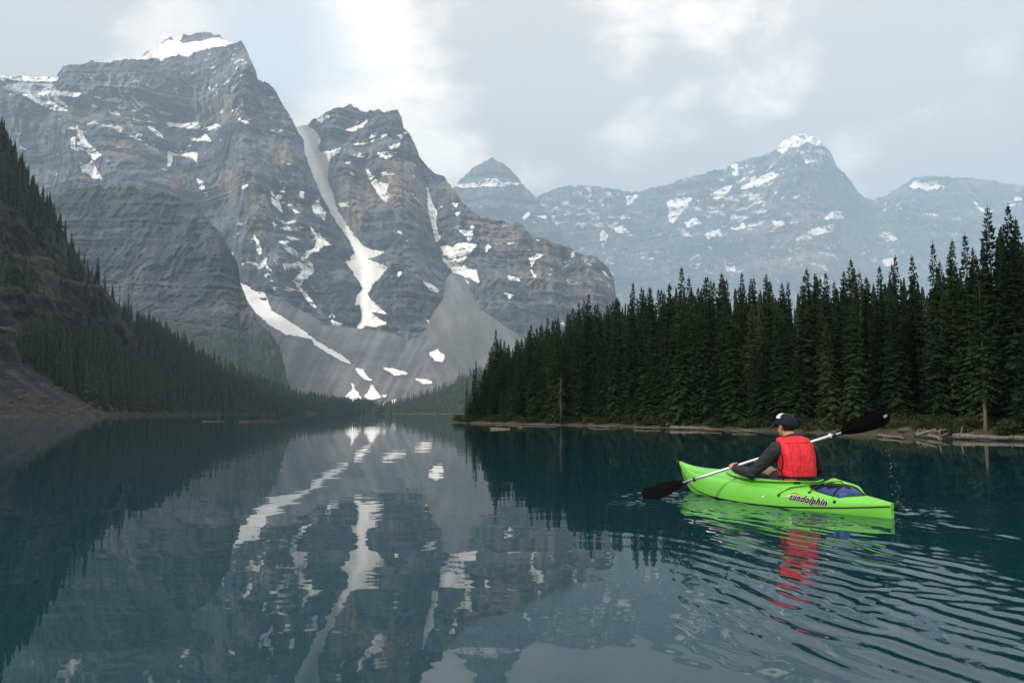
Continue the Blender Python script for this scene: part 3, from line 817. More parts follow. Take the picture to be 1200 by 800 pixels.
def lake():
    th = np.concatenate([np.linspace(-math.pi, -0.80, 40)[:-1], np.linspace(-0.80, -0.62, 12)[:-1], np.linspace(-0.62, 0.66, 470)[:-1], np.linspace(0.66, 0.84, 12)[:-1], np.linspace(0.84, math.pi, 40)[:-1]])
    rr = np.concatenate([np.geomspace(0.3, 2.2, 12)[:-1], np.geomspace(2.2, 42.0, 600)[:-1], np.geomspace(42.0, 2900.0, 40)])
    R, T = np.meshgrid(rr, th, indexing='ij')
    X = R * np.sin(T); Y = R * np.cos(T)
    Z = np.zeros(X.shape)
    m = rr < 30
    Z[m] = waves(X[m], Y[m])
    V = np.stack([X, Y, Z], -1).reshape(-1, 3)
    F = grid_faces(len(th), len(rr), wrap=True)[:, ::-1]
    V = np.concatenate([V, [[0, 0, 0]]])
    c = len(V) - 1
    n = len(th)
    fan = np.array([[c, (i + 1) % n, i, i] for i in range(n)])
    me = mesh_np('lake', V, F, lake_material())
    o = obj('lake', me)
    tag(o, 'still dark teal lake mirroring the mountains', None, None, 'structure')
    bm = bmesh.new(); bm.from_mesh(me)
    bm.verts.ensure_lookup_table()
    for i in range(n):
        f = bm.faces.new((bm.verts[c], bm.verts[(i + 1) % n], bm.verts[i])); f.smooth = True
    bmesh.ops.recalc_face_normals(bm, faces=bm.faces)
    if bm.faces[0].normal.z < 0: bmesh.ops.reverse_faces(bm, faces=bm.faces)
    bm.to_mesh(me); bm.free()
lake()

# ================================================================== WOODED POINT ON THE RIGHT
LAND = [(70, -14), (34, 8), (24, 20), (18.6, 29.2), (17.1, 32.7), (15.4, 36.8), (13.2, 42), (10.4, 50), (6.4, 61), (0.2, 70), (-5.2, 79.5), (-6.4, 86), (-5.4, 96), (6, 110), (30, 126), (100, 155), (100, -14)]
def land_sd(x, y):
    x = np.asarray(x, float); y = np.asarray(y, float)
    P = np.stack([x.ravel(), y.ravel()], -1)
    d = poly_sd(P, LAND).reshape(x.shape)
    return d + 0.9 * fbm(np.stack([x / 5.0, y / 5.0, x * 0 + 2.5], -1), 3)
def land_z(x, y):
    sd = land_sd(x, y)
    near = np.exp(-((np.asarray(x) - 17) / 7.0) ** 2 - ((np.asarray(y) - 33) / 9.0) ** 2)     # higher bank opposite the kayak
    z = np.where(sd < 0, sd * 0.35, 0.16 * sstep(0, 0.7, sd) + (0.055 + 0.10 * near) * np.clip(sd, 0, 6) + 0.05 * np.clip(sd - 4, 0, 60))
    return z + np.where(sd > 0.3, 0.16 * fbm(np.stack([np.asarray(x) / 1.6, np.asarray(y) / 1.6, np.asarray(x) * 0], -1), 3), 0)
def wooded_point():
    xs = np.arange(-14, 92, 0.55); ys = np.arange(-10, 150, 0.6)
    X, Y = np.meshgrid(xs, ys)
    Z = np.maximum(land_z(X, Y), -0.9)
    V = np.stack([X, Y, Z], -1).reshape(-1, 3)
    sd = land_sd(X, Y)
    n = fbm(np.stack([X / 0.9, Y / 0.9, X * 0], -1), 3)
    f = sstep(0.0, 0.7, sd + 0.7 * n)[..., None]
    col = np.array([0.070, 0.056, 0.046]) * (1 + 0.4 * n[..., None])
    moss = np.array([0.030, 0.040, 0.018]) * (1 + 0.5 * n[..., None])
    col = col + (moss - col) * f
    F = grid_faces(len(xs), len(ys))
    keep = (sd.ravel()[F] > -3.5).any(1)
    used = np.unique(F[keep]); mp = np.full(len(V), -1); mp[used] = np.arange(len(used))
    me = mesh_np('shore', V[used], mp[F[keep]], attr_mat('forest_floor', 0.95, 2.5, 0.4, 6.0, 0.05, 0.8))
    add_col(me, 'tint', np.clip(col.reshape(-1, 3)[used], 0, 1))
    tag(obj('shore', me), 'low mossy shore of the wooded point', None, None, 'structure')
wooded_point()

# ------------------------------------------------------------------ spruces
def foliage_mat(name, ca, cb, rough=0.75):
    m, t, b, out = new_mat(name)
    oi = t.n('ShaderNodeObjectInfo')
    tc = t.n('ShaderNodeTexCoord')
    n = t.noise(tc.outputs['Object'], 1.6, 4.0, 0.6)
    f = t.math('ADD', t.math('MULTIPLY', n, 0.75), t.math('MULTIPLY', oi.outputs['Random'], 0.5))
    t.set(b.inputs['Base Color'], t.mix(t.mapr(f, 0.3, 0.95), c4(ca), c4(cb)))
    b.inputs['Roughness'].default_value = rough
    b.inputs['Specular IOR Level'].default_value = 0.06
    return m
MAT_NEEDLE = foliage_mat('spruce_needles', (0.011, 0.025, 0.013), (0.030, 0.054, 0.021))
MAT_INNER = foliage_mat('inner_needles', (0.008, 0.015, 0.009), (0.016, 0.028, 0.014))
MAT_NEEDLE2 = foliage_mat('fir_needles', (0.040, 0.055, 0.020), (0.085, 0.095, 0.032))
MAT_FARNEEDLE = foliage_mat('far_needles', (0.016, 0.026, 0.018), (0.034, 0.048, 0.028))
MAT_LEAF = foliage_mat('shrub_leaves', (0.016, 0.028, 0.012), (0.042, 0.060, 0.022))
def bark_mat(name, a, bcol):
    m, t, b, out = new_mat(name)
    tc = t.n('ShaderNodeTexCoord')
    p = t.vmath('MULTIPLY', tc.outputs['Object'], (1, 1, 0.25))
    n = t.noise(p, 22.0, 5.0, 0.65)
    t.set(b.inputs['Base Color'], t.mix(t.mapr(n, 0.35, 0.65), c4(a), c4(bcol)))
    b.inputs['Roughness'].default_value = 0.9
    bp = t.n('ShaderNodeBump', i_Height=n); bp.inputs['Distance'].default_value = 0.02
    t.set(b.inputs['Normal'], bp.outputs[0])
    return m
MAT_BARK = bark_mat('spruce_bark', (0.022, 0.018, 0.015), (0.06, 0.048, 0.040))
MAT_PALEBARK = bark_mat('pale_bark', (0.07, 0.057, 0.047), (0.19, 0.155, 0.125))
MAT_DEADWOOD = bark_mat('dead_wood', (0.03, 0.028, 0.026), (0.08, 0.075, 0.07))
MAT_DRIFT = bark_mat('driftwood', (0.07, 0.06, 0.05), (0.19, 0.165, 0.14))

def tube(path, radii, sides=7, cap=True):
    path = np.asarray(path, float); n = len(path)
    V = []; up = np.array([0.0, 0.0, 1.0])
    for i in range(n):
        d = path[min(i + 1, n - 1)] - path[max(i - 1, 0)]
        d = d / (np.linalg.norm(d) + 1e-9)
        ref = up if abs(d[2]) < 0.9 else np.array([1.0, 0, 0])
        a = np.cross(d, ref); a /= np.linalg.norm(a); b = np.cross(d, a)
        for k in range(sides):
            w = 2 * math.pi * k / sides
            V.append(path[i] + radii[i] * (math.cos(w) * a + math.sin(w) * b))
    F = []
    for i in range(n - 1):
        for k in range(sides):
            k2 = (k + 1) % sides
            F.append((i * sides + k, i * sides + k2, (i + 1) * sides + k2))
            F.append((i * sides + k, (i + 1) * sides + k2, (i + 1) * sides + k))
    if cap:
        V.append(path[0]); V.append(path[-1]); c0, c1 = len(V) - 2, len(V) - 1
        for k in range(sides):
            k2 = (k + 1) % sides
            F.append((c0, k2, k)); F.append((c1, (n - 1) * sides + k, (n - 1) * sides + k2))
    return np.array(V), np.array(F)
def join(parts):
    V, F, o = [], [], 0
    for v, f in parts:
        V.append(np.asarray(v, float)); F.append(np.asarray(f, int) + o); o += len(v)
    return np.concatenate(V), np.concatenate(F)

def spruce_crown(H, R, seed, start=0.06, gap=1.0, dense=1.0):
    rd = random.Random(seed)
    V, F = [], []
    def tri(a, b, c):
        n = len(V); V.extend((a, b, c)); F.append((n, n + 1, n + 2))
    z = H * start
    top = H * 0.995
    while z < top:
        u = (z - H * start) / (top - H * start)
        prof = (1 - u) ** 0.72 * (0.55 + 0.45 * min(1, u / 0.10 + 0.25)) + 0.03
        nb = max(5, int(round((9.5 - 3.5 * u) * dense)))
        a0 = rd.random() * 6.283
        for k in range(nb):
            if rd.random() < 0.10 * gap: continue
            az = a0 + 6.283 * k / nb + rd.uniform(-0.35, 0.35)
            L = R * prof * rd.uniform(0.62, 1.18)
            zz = z + rd.uniform(-0.08, 0.08)
            ca, sa = math.cos(az), math.sin(az)
            droop = (0.55 - 0.35 * u) * rd.uniform(0.7, 1.25) - (0.5 * max(0, u - 0.8) / 0.2)
            lift = 0.18 * rd.uniform(0.5, 1.3)
            def pt(q, side=0.0, dz=0.0):
                r = L * q
                h = zz - droop * r * (0.55 + 0.45 * q) + lift * L * max(0, q - 0.6) ** 2 * 3 + dz
                return (ca * r - sa * side, sa * r + ca * side, h)
            m = max(3, int(L / 0.16))
            for i in range(m):
                q0 = 0.10 + 0.90 * i / m
                q1 = min(1.06, q0 + 1.25 / m)
                w = (0.34 * L * (1.08 - q0) + 0.07) * rd.uniform(0.65, 1.2)
                ln = 0.75 * w / max(L, 0.05)
                hang = -0.22 * w
                for sgn in (-1, 1):
                    if rd.random() < 0.08: continue
                    tri(pt(q0), pt(q0 + ln * 0.25 + 0.9 / m, 0.04 * sgn), pt(min(q0 + ln, 1.12), sgn * w, hang * rd.uniform(0.3, 1.6)))
                    if rd.random() < 0.55:
                        tri(pt(q0, 0, -0.01), pt(q1, sgn * w * 0.35, hang * 0.4), pt(q0 + 0.4 * ln, sgn * w * 0.5, -0.10 - 0.25 * w * rd.random() * 2))
            tri(pt(0.72, -0.05), pt(0.72, 0.05), pt(1.12, 0, -0.02))
        z += (0.16 + 0.07 * (1 - u)) * rd.uniform(0.75, 1.25) * (H / 9.5) ** 0.5
    for k in range(4):
        a = k * 1.57
        tri((0.035 * math.cos(a), 0.035 * math.sin(a), H * 0.965), (0.035 * math.cos(a + 2), 0.035 * math.sin(a + 2), H * 0.965), (0, 0, H * 1.02))
    return np.array(V), np.array(F)
def spruce_trunk(H, r0, seed, stubs=6, stub_top=0.3):
    rd = random.Random(seed)
    n = 9
    path = [(rd.uniform(-0.03, 0.03), rd.uniform(-0.03, 0.03), -0.35 + (H * 0.985 + 0.35) * i / (n - 1)) for i in range(n)]
    parts = [tube(path, [r0 * (1 - 0.96 * i / (n - 1)) * (1.35 if i == 0 else 1.0) for i in range(n)], 8)]
    for k in range(stubs):
        z = H * rd.uniform(0.05, stub_top); a = rd.random() * 6.28; L = rd.uniform(0.25, 0.7)
        parts.append(tube([(0, 0, z), (math.cos(a) * L * 0.6, math.sin(a) * L * 0.6, z - 0.05), (math.cos(a) * L, math.sin(a) * L, z - 0.16)], [0.022, 0.014, 0.005], 4, False))
    return join(parts)
HBASE = 9.0
VARIANTS = []
for i in range(9):
    kind = 'pale' if i in (6, 7) else ('olive' if i == 8 else 'plain')
    R = [1.08, 1.2, 0.98, 1.32, 0.9, 1.15, 1.0, 1.12, 1.25][i]
    st = [0.03, 0.04, 0.03, 0.05, 0.03, 0.06, 0.30, 0.24, 0.05][i]
    v, f = spruce_crown(HBASE, R, 100 + i, st, 1.0 + 0.5 * (i % 3), 1.0 if i != 4 else 0.9)
    cm = mesh_np('spruce_crown', v, f, MAT_NEEDLE2 if kind == 'olive' else MAT_NEEDLE, smooth=False)
    v, f = spruce_trunk(HBASE, 0.115 if kind == 'pale' else 0.10, 200 + i, 14 if kind == 'pale' else 6, 0.33)
    tm = mesh_np('spruce_trunk', v, f, MAT_PALEBARK if kind == 'pale' else MAT_BARK)
    VARIANTS.append((kind, cm, tm))
TREE_LABEL = {'plain': ('dark green spruce tree in the dense forest on the wooded point', 'spruces of the wooded point'),
              'pale': ('spruce tree with a bare pale lower trunk at the edge of the wooded point', 'pale-trunked spruces of the wooded point'),
              'olive': ('olive green spruce tree lighter than the dark spruces around it', 'olive spruces of the wooded point')}
def look_label(vi, height, width, back):
    kind = VARIANTS[vi][0]
    if kind != 'plain': return TREE_LABEL[kind]
    shape = 'slender' if vi in (2, 4) else ('broad full-skirted' if vi in (1, 3) else 'evenly tapered')
    size = 'young short' if height < 5.0 else ('medium-sized' if height < 8.0 else 'tall')
    row = 'at the front edge of the wooded point' if back < 2.6 else ('in the second rows of the wooded point' if back < 6.0 else 'deep inside the wooded point')
    return f'{size} {shape} dark spruce {row}', f'{size} {shape} spruces {row}'
def place_spruce(vi, x, y, z, height, width=1.0, label=None, group=None, rz=None, back=9.0):
    kind, cm, tm = VARIANTS[vi]
    root = empty('spruce_tree', (x, y, z))
    sc = height / HBASE
    root.scale = (sc * width, sc * width, sc)
    root.rotation_euler = (random.gauss(0, 0.02), random.gauss(0, 0.02), random.uniform(0, 6.28) if rz is None else rz)
    lab, grp = look_label(vi, height, width, back)
    tag(root, label or lab, 'spruce', group or grp)
    if label and not group: del root['group']
    obj('crown', cm, root); obj('trunk', tm, root)
    return root
SKYLINE = [(520, 470), (545, 450), (556, 420), (566, 430), (580, 384), (598, 400), (620, 380), (640, 372), (660, 365), (690, 343), (715, 352), (740, 330), (765, 335), (800, 312), (830, 322), (850, 318), (875, 318), (905, 320), (925, 328), (945, 313),
           (975, 318), (1000, 303), (1030, 308), (1055, 298), (1080, 296), (1100, 284), (1120, 280), (1140, 274), (1155, 262), (1172, 240), (1192, 238), (1210, 240), (1300, 215), (1500, 150), (2200, 100)]
SKX = [p[0] for p in SKYLINE]; SKY = [p[1] for p in SKYLINE]
def top_height(x, y, z, drop):
    """how tall a spruce standing here must be to reach the forest's skyline, less a few pixels"""
    px = 600 + FPX * x / (y * CP + 0.0) * 1.0
    py = np.interp(px, SKX, SKY) + drop
    p = at(px, py, y)
    return float(p[2] - z), px
def forest():
    rd = random.Random(21)
    pts = []
    def far_enough(x, y, d): return all((x - a) ** 2 + (y - b) ** 2 > d * d for a, b in pts)
    # surveyed spires of the skyline: picture column, metres behind the waterline, height trim, variant
    special = [(547, 0.4, 0, 4), (557, 1.0, 0, 4), (569, 3.0, 4, 2), (581, 2.5, 0, 4), (597, 3.0, 3, 2), (620, 3.5, 0, 0), (643, 3.0, 0, 4), (668, 4.5, 0, 2), (691, 4.0, 0, 0), (716, 3.0, 4, 2), (741, 4.0, 0, 4), (764, 5, 2, 0), (801, 5.0, 0, 2), (812, 3.5, 8, 4),
               (830, 4.0, 2, 0), (849, 3.2, 0, 2), (876, 4.2, 0, 4), (904, 3.4, 0, 1), (924, 4.5, 2, 2), (944, 3.0, 0, 1), (975, 3.6, 0, 0), (1000, 4.4, 0, 2), (1031, 3.4, 2, 0), (1056, 4.2, 0, 4), (1080, 5.0, 0, 2), (1101, 4.0, 0, 4), (1120, 4.8, 0, 2), (1141, 4.6, 0, 4), (1172, 3.2, 0, 1), (1193, 2.6, 0, 0)]
    cols = np.array([(1200, 29.2, 18.4), (1100, 32.7, 17.1), (1000, 36.8, 15.4), (900, 42, 13.2), (800, 50, 10.4), (700, 61, 6.4), (600, 70, .2), (545, 79, -4.4)])
    count = 0
    def ray_hit(px, back):
        """the point on this column that lies back metres behind the waterline"""
        for Y in np.arange(22, 110, 0.25):
            X = (px - 600) / FPX * Y * CP
            if land_sd(np.array([X]), np.array([Y]))[0] > back: return X, Y
        return None
    for (px, back, drop, vi) in special:
        h = ray_hit(px, back)
        if h is None: continue
        x, y = h
        z = float(land_z(np.array([x]), np.array([y]))[0])
        H, _ = top_height(x, y, z, drop)
        pts.append((x, y)); count += 1
        if px == 1172:
            place_spruce(vi, x, y, z - 0.05, H, 0.95, 'tall broad spruce whose spire rises well above the shore forest')
        elif px == 547:
            place_spruce(vi, x, y, z - 0.05, H, 0.9, 'short slim spruce at the very tip of the wooded point')
        else:
            place_spruce(vi, x, y, z - 0.05, H, rd.uniform(0.85, 1.05), back=back)
    # pale trunks standing at the open bank
    for (px, py, H, vi) in ((1050, 486, 6.6, 6), (1098, 484, 6.9, 7), (1115, 481, 7.6, 6), (1154, 506, 6.0, 7), (968, 494, 6.4, 6)):
        for Y in np.arange(28, 60, 0.2):
            X = (px - 600) / FPX * Y * CP
            z = float(land_z(np.array([X]), np.array([Y]))[0])
            want = float(at(px, py, Y)[2])
            if z > want and land_sd(np.array([X]), np.array([Y]))[0] > 0.4: break
        pts.append((X, Y)); count += 1
        place_spruce(vi, X, Y, z - 0.05, H, 0.95)
    # the rest of the stand
    tries = 0
    while count < 264 and tries < 60000:
        tries += 1
        x = rd.uniform(-6, 36); y = rd.uniform(18, 100)
        px = 600 + FPX * x / (y * CP)
        if px > 1330 or px < 535: continue
        sd = float(land_sd(np.array([x]), np.array([y]))[0])
        if sd < 0.9 or sd > 13 : continue
        if rd.random() > (1.0 if sd < 7 else 0.5): continue
        if px > 1020 and px < 1165 and sd < 2.6: continue
        if not far_enough(x, y, 1.0 if px < 700 else 1.2): continue
        z = float(land_z(np.array([x]), np.array([y]))[0])
        drop = 4 + abs(rd.gauss(0, 1)) * 24 * 45.0 / y
        if sd < 2.2: drop += rd.uniform(10, 80) * 45.0 / y
        H, _ = top_height(x, y, z, drop)
        if H < 1.6: continue
        vi = rd.choice((0, 1, 2, 3, 4, 5, 0, 1, 2, 3, 5)) if rd.random() > 0.045 else 8
        w = rd.uniform(0.8, 1.1) * (9.0 / max(H, 4.0)) ** 0.35
        pts.append((x, y)); count += 1
        place_spruce(vi, x, y, z - 0.05, H, w, back=sd)
    return pts
FOREST_PTS = forest()

# ------------------------------------------------------------------ simple far conifers, merged: beyond counting
def conifer_template(tiers, sides, seed):
    rd = random.Random(seed)
    V, F = [], []
    for k in range(tiers):
        u0 = k / tiers; z0 = 0.05 + 0.95 * u0; z1 = min(1.0, z0 + 1.75 / tiers)
        r = 0.145 * (1 - u0) ** 0.95 + 0.004
        n = len(V); V.append((0, 0, z1))
        a0 = rd.random() * 6.28
        for i in range(sides):
            a = a0 + 6.283 * i / sides
            rr = r * (rd.uniform(0.5, 0.75) if i % 2 else rd.uniform(0.9, 1.25))
            V.append((rr * math.cos(a), rr * math.sin(a), z0 + rd.uniform(-0.03, 0.03) + (0.03 if i % 2 else -0.01)))
        for i in range(sides):
            F.append((n, n + 1 + i, n + 1 + (i + 1) % sides))
    return np.array(V), np.array(F)
TEMPL = [conifer_template(6, 8, k) for k in range(5)]
TEMPL_HI = [conifer_template(17, 10, 60 + k) for k in range(6)]
TEMPL_LO = [conifer_template(4, 6, 30 + k) for k in range(4)]
def mass_forest(name, label, pos, heights, mat, templ, widen=1.0):
    pos = np.asarray(pos); parts = []
    for k, tp in enumerate(templ):
        sel = np.arange(len(pos)) % len(templ) == k
        P = pos[sel]; Hh = np.asarray(heights)[sel]
        if len(P) == 0: continue
        v, f = tp
        a = rng.uniform(0, 6.28, len(P)); c, s_ = np.cos(a), np.sin(a)
        w = rng.uniform(0.8, 1.35, len(P)) * widen
        vx = (v[None, :, 0] * c[:, None] - v[None, :, 1] * s_[:, None]) * (Hh * w)[:, None]
        vy = (v[None, :, 0] * s_[:, None] + v[None, :, 1] * c[:, None]) * (Hh * w)[:, None]
        vz = v[None, :, 2] * Hh[:, None]
        VV = np.stack([vx, vy, vz], -1) + P[:, None, :]
        FF = f[None] + (np.arange(len(P)) * len(v))[:, None, None]
        parts.append((VV.reshape(-1, 3), FF.reshape(-1, 3)))
    V, F = join(parts)
    o = obj(name, mesh_np(name, V, F, mat, smooth=False))
    tag(o, label, None, None, 'stuff')
    return o
def sample_relief(r, weight, n):
    w = weight.ravel().astype(float); w = w / w.sum()
    return rng.choice(len(w), n, p=w)
def hill_trees():
    r = HILL
    Wd = r.W.reshape(-1, 3)
    d = np.linalg.norm(Wd, axis=1)
    area = (r.D ** 1.6).reshape(r.px.shape)
    vis = np.clip(r.veg - 0.52, 0, 1) * (r.px > -160) * (r.t > 0.03)
    low = (r.py - (r.py[-1][None]))          # pixels below the ridge
    idx = sample_relief(r, vis * 1.0, 5200)
    P = Wd[idx]; d2 = P[:, 1]
    H = (0.55 + 1.1 * rng.random(len(P)) ** 1.6) * np.clip(6.5 + d2 / 130.0, 7, 12)
    P = P - np.array([0, 0, 0.4])
    mass_forest('hillside_forest', 'dark conifer forest clothing the steep left hillside', P, H, MAT_FARNEEDLE, TEMPL)
    # single trees standing against the mountains along the hill's crest
    rd = random.Random(5)
    n = 0
    for px in np.concatenate([np.arange(3, 200, 5.2), np.arange(203, 420, 7.5)]):
        px = px + rd.uniform(-2, 2)
        i = int(np.argmin(np.abs(r.px[0] - px)))
        j = r.ny - 1 - rd.randint(0, 6)
        p = r.W[j, i]
        H = rd.uniform(0.55, 1.2) * (6.5 + p[1] / 130.0)
        if n % 7 == 0: H *= 1.25
        o = place_spruce(rd.choice((0, 1, 2, 4, 5)), p[0], p[1], p[2] - 0.4, H, rd.uniform(0.85, 1.2), 'small dark conifer on the crest of the steep left hillside', 'conifers on the hillside crest')
        n += 1
        if n >= 34: break
hill_trees()
def lakehead_trees():
    r = SPUR
    n = fbm(r.W / 60.0, 3)
    idx = sample_relief(r, (sstep(375, 425, r.py) * np.clip(0.7 + n, 0, 1) + 0.05 * sstep(250, 228, r.py)) * (r.px > 120), 2200)
    P = r.W.reshape(-1, 3)[idx] - np.array([0, 0, 0.5])
    P2 = FARS.W.reshape(-1, 3)
    w = (FARS.px < 640) * (FARS.t > 0.04) * 1.0
    i2 = sample_relief(FARS, w, 1500)
    # trees on the very shore of the lake head, in front of the snow patches
    px = rng.uniform(330, 560, 160); Y = rng.uniform(985, 1010, 160)
    shore = np.stack([(px - 600) / FPX * Y * CP, Y, np.zeros(160) + 0.2], -1)
    PP = np.concatenate([P, P2[i2] - np.array([0, 0, 0.4]), shore])
    H = np.concatenate([rng.uniform(8, 14, len(P)), rng.uniform(8, 14, len(i2)), rng.uniform(6, 15, 160) * np.where((px > 405) & (px < 460), 1.25, 0.85)])
    mass_forest('lakehead_forest', 'distant conifer forest round the head of the lake', PP, H, MAT_FARNEEDLE, TEMPL_LO)
lakehead_trees()
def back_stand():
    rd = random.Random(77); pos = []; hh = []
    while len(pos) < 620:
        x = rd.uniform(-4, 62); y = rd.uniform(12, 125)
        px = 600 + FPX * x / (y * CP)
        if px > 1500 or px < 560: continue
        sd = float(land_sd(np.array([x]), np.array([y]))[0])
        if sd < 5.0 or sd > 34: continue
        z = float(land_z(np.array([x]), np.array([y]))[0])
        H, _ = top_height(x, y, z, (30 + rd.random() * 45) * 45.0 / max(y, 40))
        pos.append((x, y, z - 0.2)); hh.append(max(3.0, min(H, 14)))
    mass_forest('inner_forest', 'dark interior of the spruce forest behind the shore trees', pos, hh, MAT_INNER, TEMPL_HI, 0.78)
back_stand()

# ------------------------------------------------------------------ dead tree, shrubs, driftwood, boulders
def hit_land(px, py):
    for Y in np.arange(24, 100, 0.2):
        X = (px - 600) / FPX * Y * CP
        z = float(land_z(np.array([X]), np.array([Y]))[0])
        if z > float(at(px, py, Y)[2]) and z > 0: return X, Y, z
    g = ground(px, py); return float(g[0]), float(g[1]), 0.0
def dead_tree():
    rd = random.Random(3)
    x, y, z = hit_land(657, 495.5)
    parts = [tube([(0, 0, -0.2), (0.03, 0, 1.2), (0, 0.04, 2.6), (0.05, 0, 3.7)], [0.09, 0.075, 0.05, 0.012], 7)]
    root = empty('dead_tree', (x, y, z))
    tag(root, 'bare grey dead tree with drooping twigs among the shore spruces', 'dead tree')
    v, f = join(parts); obj('trunk', mesh_np('dead_trunk', v, f, MAT_DEADWOOD), root)
    br = []
    for k in range(54):
        h = rd.uniform(0.5, 3.6); a = rd.random() * 6.28; L = rd.uniform(0.5, 1.15) * (1.15 - h / 4.2)
        c, s_ = math.cos(a), math.sin(a)
        br.append(tube([(0, 0, h), (c * L * .5, s_ * L * .5, h - 0.02), (c * L * .85, s_ * L * .85, h - 0.2 * L), (c * L, s_ * L, h - 0.5 * L)], [0.018, 0.014, 0.009, 0.004], 4, False))
    v, f = join(br); obj('branches', mesh_np('dead_branches', v, f, MAT_DEADWOOD), root)
dead_tree()
def shrub_mesh(seed, n=420):
    rd = np.random.default_rng(seed)
    c = rd.normal(size=(n, 3)); c /= np.linalg.norm(c, axis=1)[:, None]
    c *= (rd.random(n) ** 0.4)[:, None]
    lump = 1 + 0.35 * fbm(c * 1.7 + seed, 2)
    c = c * lump[:, None] * np.array([0.5, 0.5, 0.38]); c[:, 2] = np.abs(c[:, 2] + 0.1) + 0.02
    a = rd.normal(size=(n, 3)); a /= np.linalg.norm(a, axis=1)[:, None]
    b = np.cross(a, rd.normal(size=(n, 3))); b /= np.linalg.norm(b, axis=1)[:, None]
    s1 = rd.uniform(0.03, 0.07, (n, 1)); s2 = s1 * 0.5
    V = np.stack([c - a * s1, c + b * s2, c + a * s1, c - b * s2], 1).reshape(-1, 3)
    return V, np.arange(4 * n).reshape(n, 4)
SHRUBS = [mesh_np('shrub_leaves', *shrub_mesh(k), MAT_LEAF, smooth=False) for k in range(5)]
def stem_mesh(seed):
    rd = random.Random(seed); p = []
    for k in range(6):
        a = rd.random() * 6.28; r = rd.uniform(0.1, 0.35)
        p.append(tube([(0, 0, -0.1), (r * .5 * math.cos(a), r * .5 * math.sin(a), 0.15), (r * math.cos(a), r * math.sin(a), 0.36)], [0.014, 0.01, 0.004], 4, False))
    return join(p)
STEM = mesh_np('shrub_stems', *stem_mesh(2), MAT_BARK)
def shrubs():
    rd = random.Random(13); n = 0; t = 0
    while n < 190 and t < 20000:
        t += 1
        x = rd.uniform(-6, 24); y = rd.uniform(26, 86)
        px = 600 + FPX * x / (y * CP)
        if px > 1240: continue
        sd = float(land_sd(np.array([x]), np.array([y]))[0])
        lim = 2.8 if px > 1000 else 1.8
        if sd < 0.25 or sd > lim: continue
        z = float(land_z(np.array([x]), np.array([y]))[0])
        root = empty('shrub', (x, y, z))
        s1 = rd.uniform(0.5, 1.2); root.scale = (s1, s1, s1 * rd.uniform(0.8, 1.3)); root.rotation_euler[2] = rd.random() * 6.28
        tag(root, 'low leafy green shrub growing along the shore below the spruces', 'shrub', 'shrubs along the wooded shore')
        obj('foliage', rd.choice(SHRUBS), root); obj('stems', STEM, root); n += 1
shrubs()
def log_mesh(L, r, seed, knots=3, bend=0.05):
    rd = random.Random(seed); n = 9
    path = [(L * (i / (n - 1) - 0.5), bend * L * math.sin(i * 0.9 + seed) * 0.35 + rd.uniform(-.01, .01) * L * .3, rd.uniform(-0.1, 0.1) * r) for i in range(n)]
    rad = [r * (1.1 - 0.5 * i / (n - 1)) * rd.uniform(0.9, 1.1) for i in range(n)]
    p = [tube(path, rad, 8)]
    for k in range(knots):
        i = rd.randint(1, n - 2); a = rd.uniform(0.3, 2.8); q = np.array(path[i]); l2 = rd.uniform(2.0, 5.0) * r
        p.append(tube([q, q + l2 * np.array([rd.uniform(-.4, .4), math.cos(a), abs(math.sin(a)) * .8])], [r * 0.35, r * 0.15], 5))
    return join(p)
def log(px0, py0, px1, py1, r, label, z=0.02, seed=0, mat=None, knots=3, bend=0.05, lift=0.0, name='driftwood_log', cat='log', group=None):
    a = ground(px0, py0, z); b = ground(px1, py1, z)
    if lift: b = at(px1, py1, a[1] + (b[1] - a[1]) * 0 + 0.2)
    mid = (a + b) / 2; d = b - a; L = float(np.linalg.norm(d))
    v, f = log_mesh(L, r, seed, knots, bend)
    o = obj(name, mesh_np(name, v, f, mat or MAT_DRIFT))
    o.location = mid
    o.rotation_euler = (0, -math.asin(max(-1, min(1, d[2] / L))), math.atan2(d[1], d[0]))
    tag(o, label, cat, group)
    return o
MAT_LOGRED = bark_mat('wet_red_log', (0.05, 0.03, 0.022), (0.15, 0.11, 0.085))
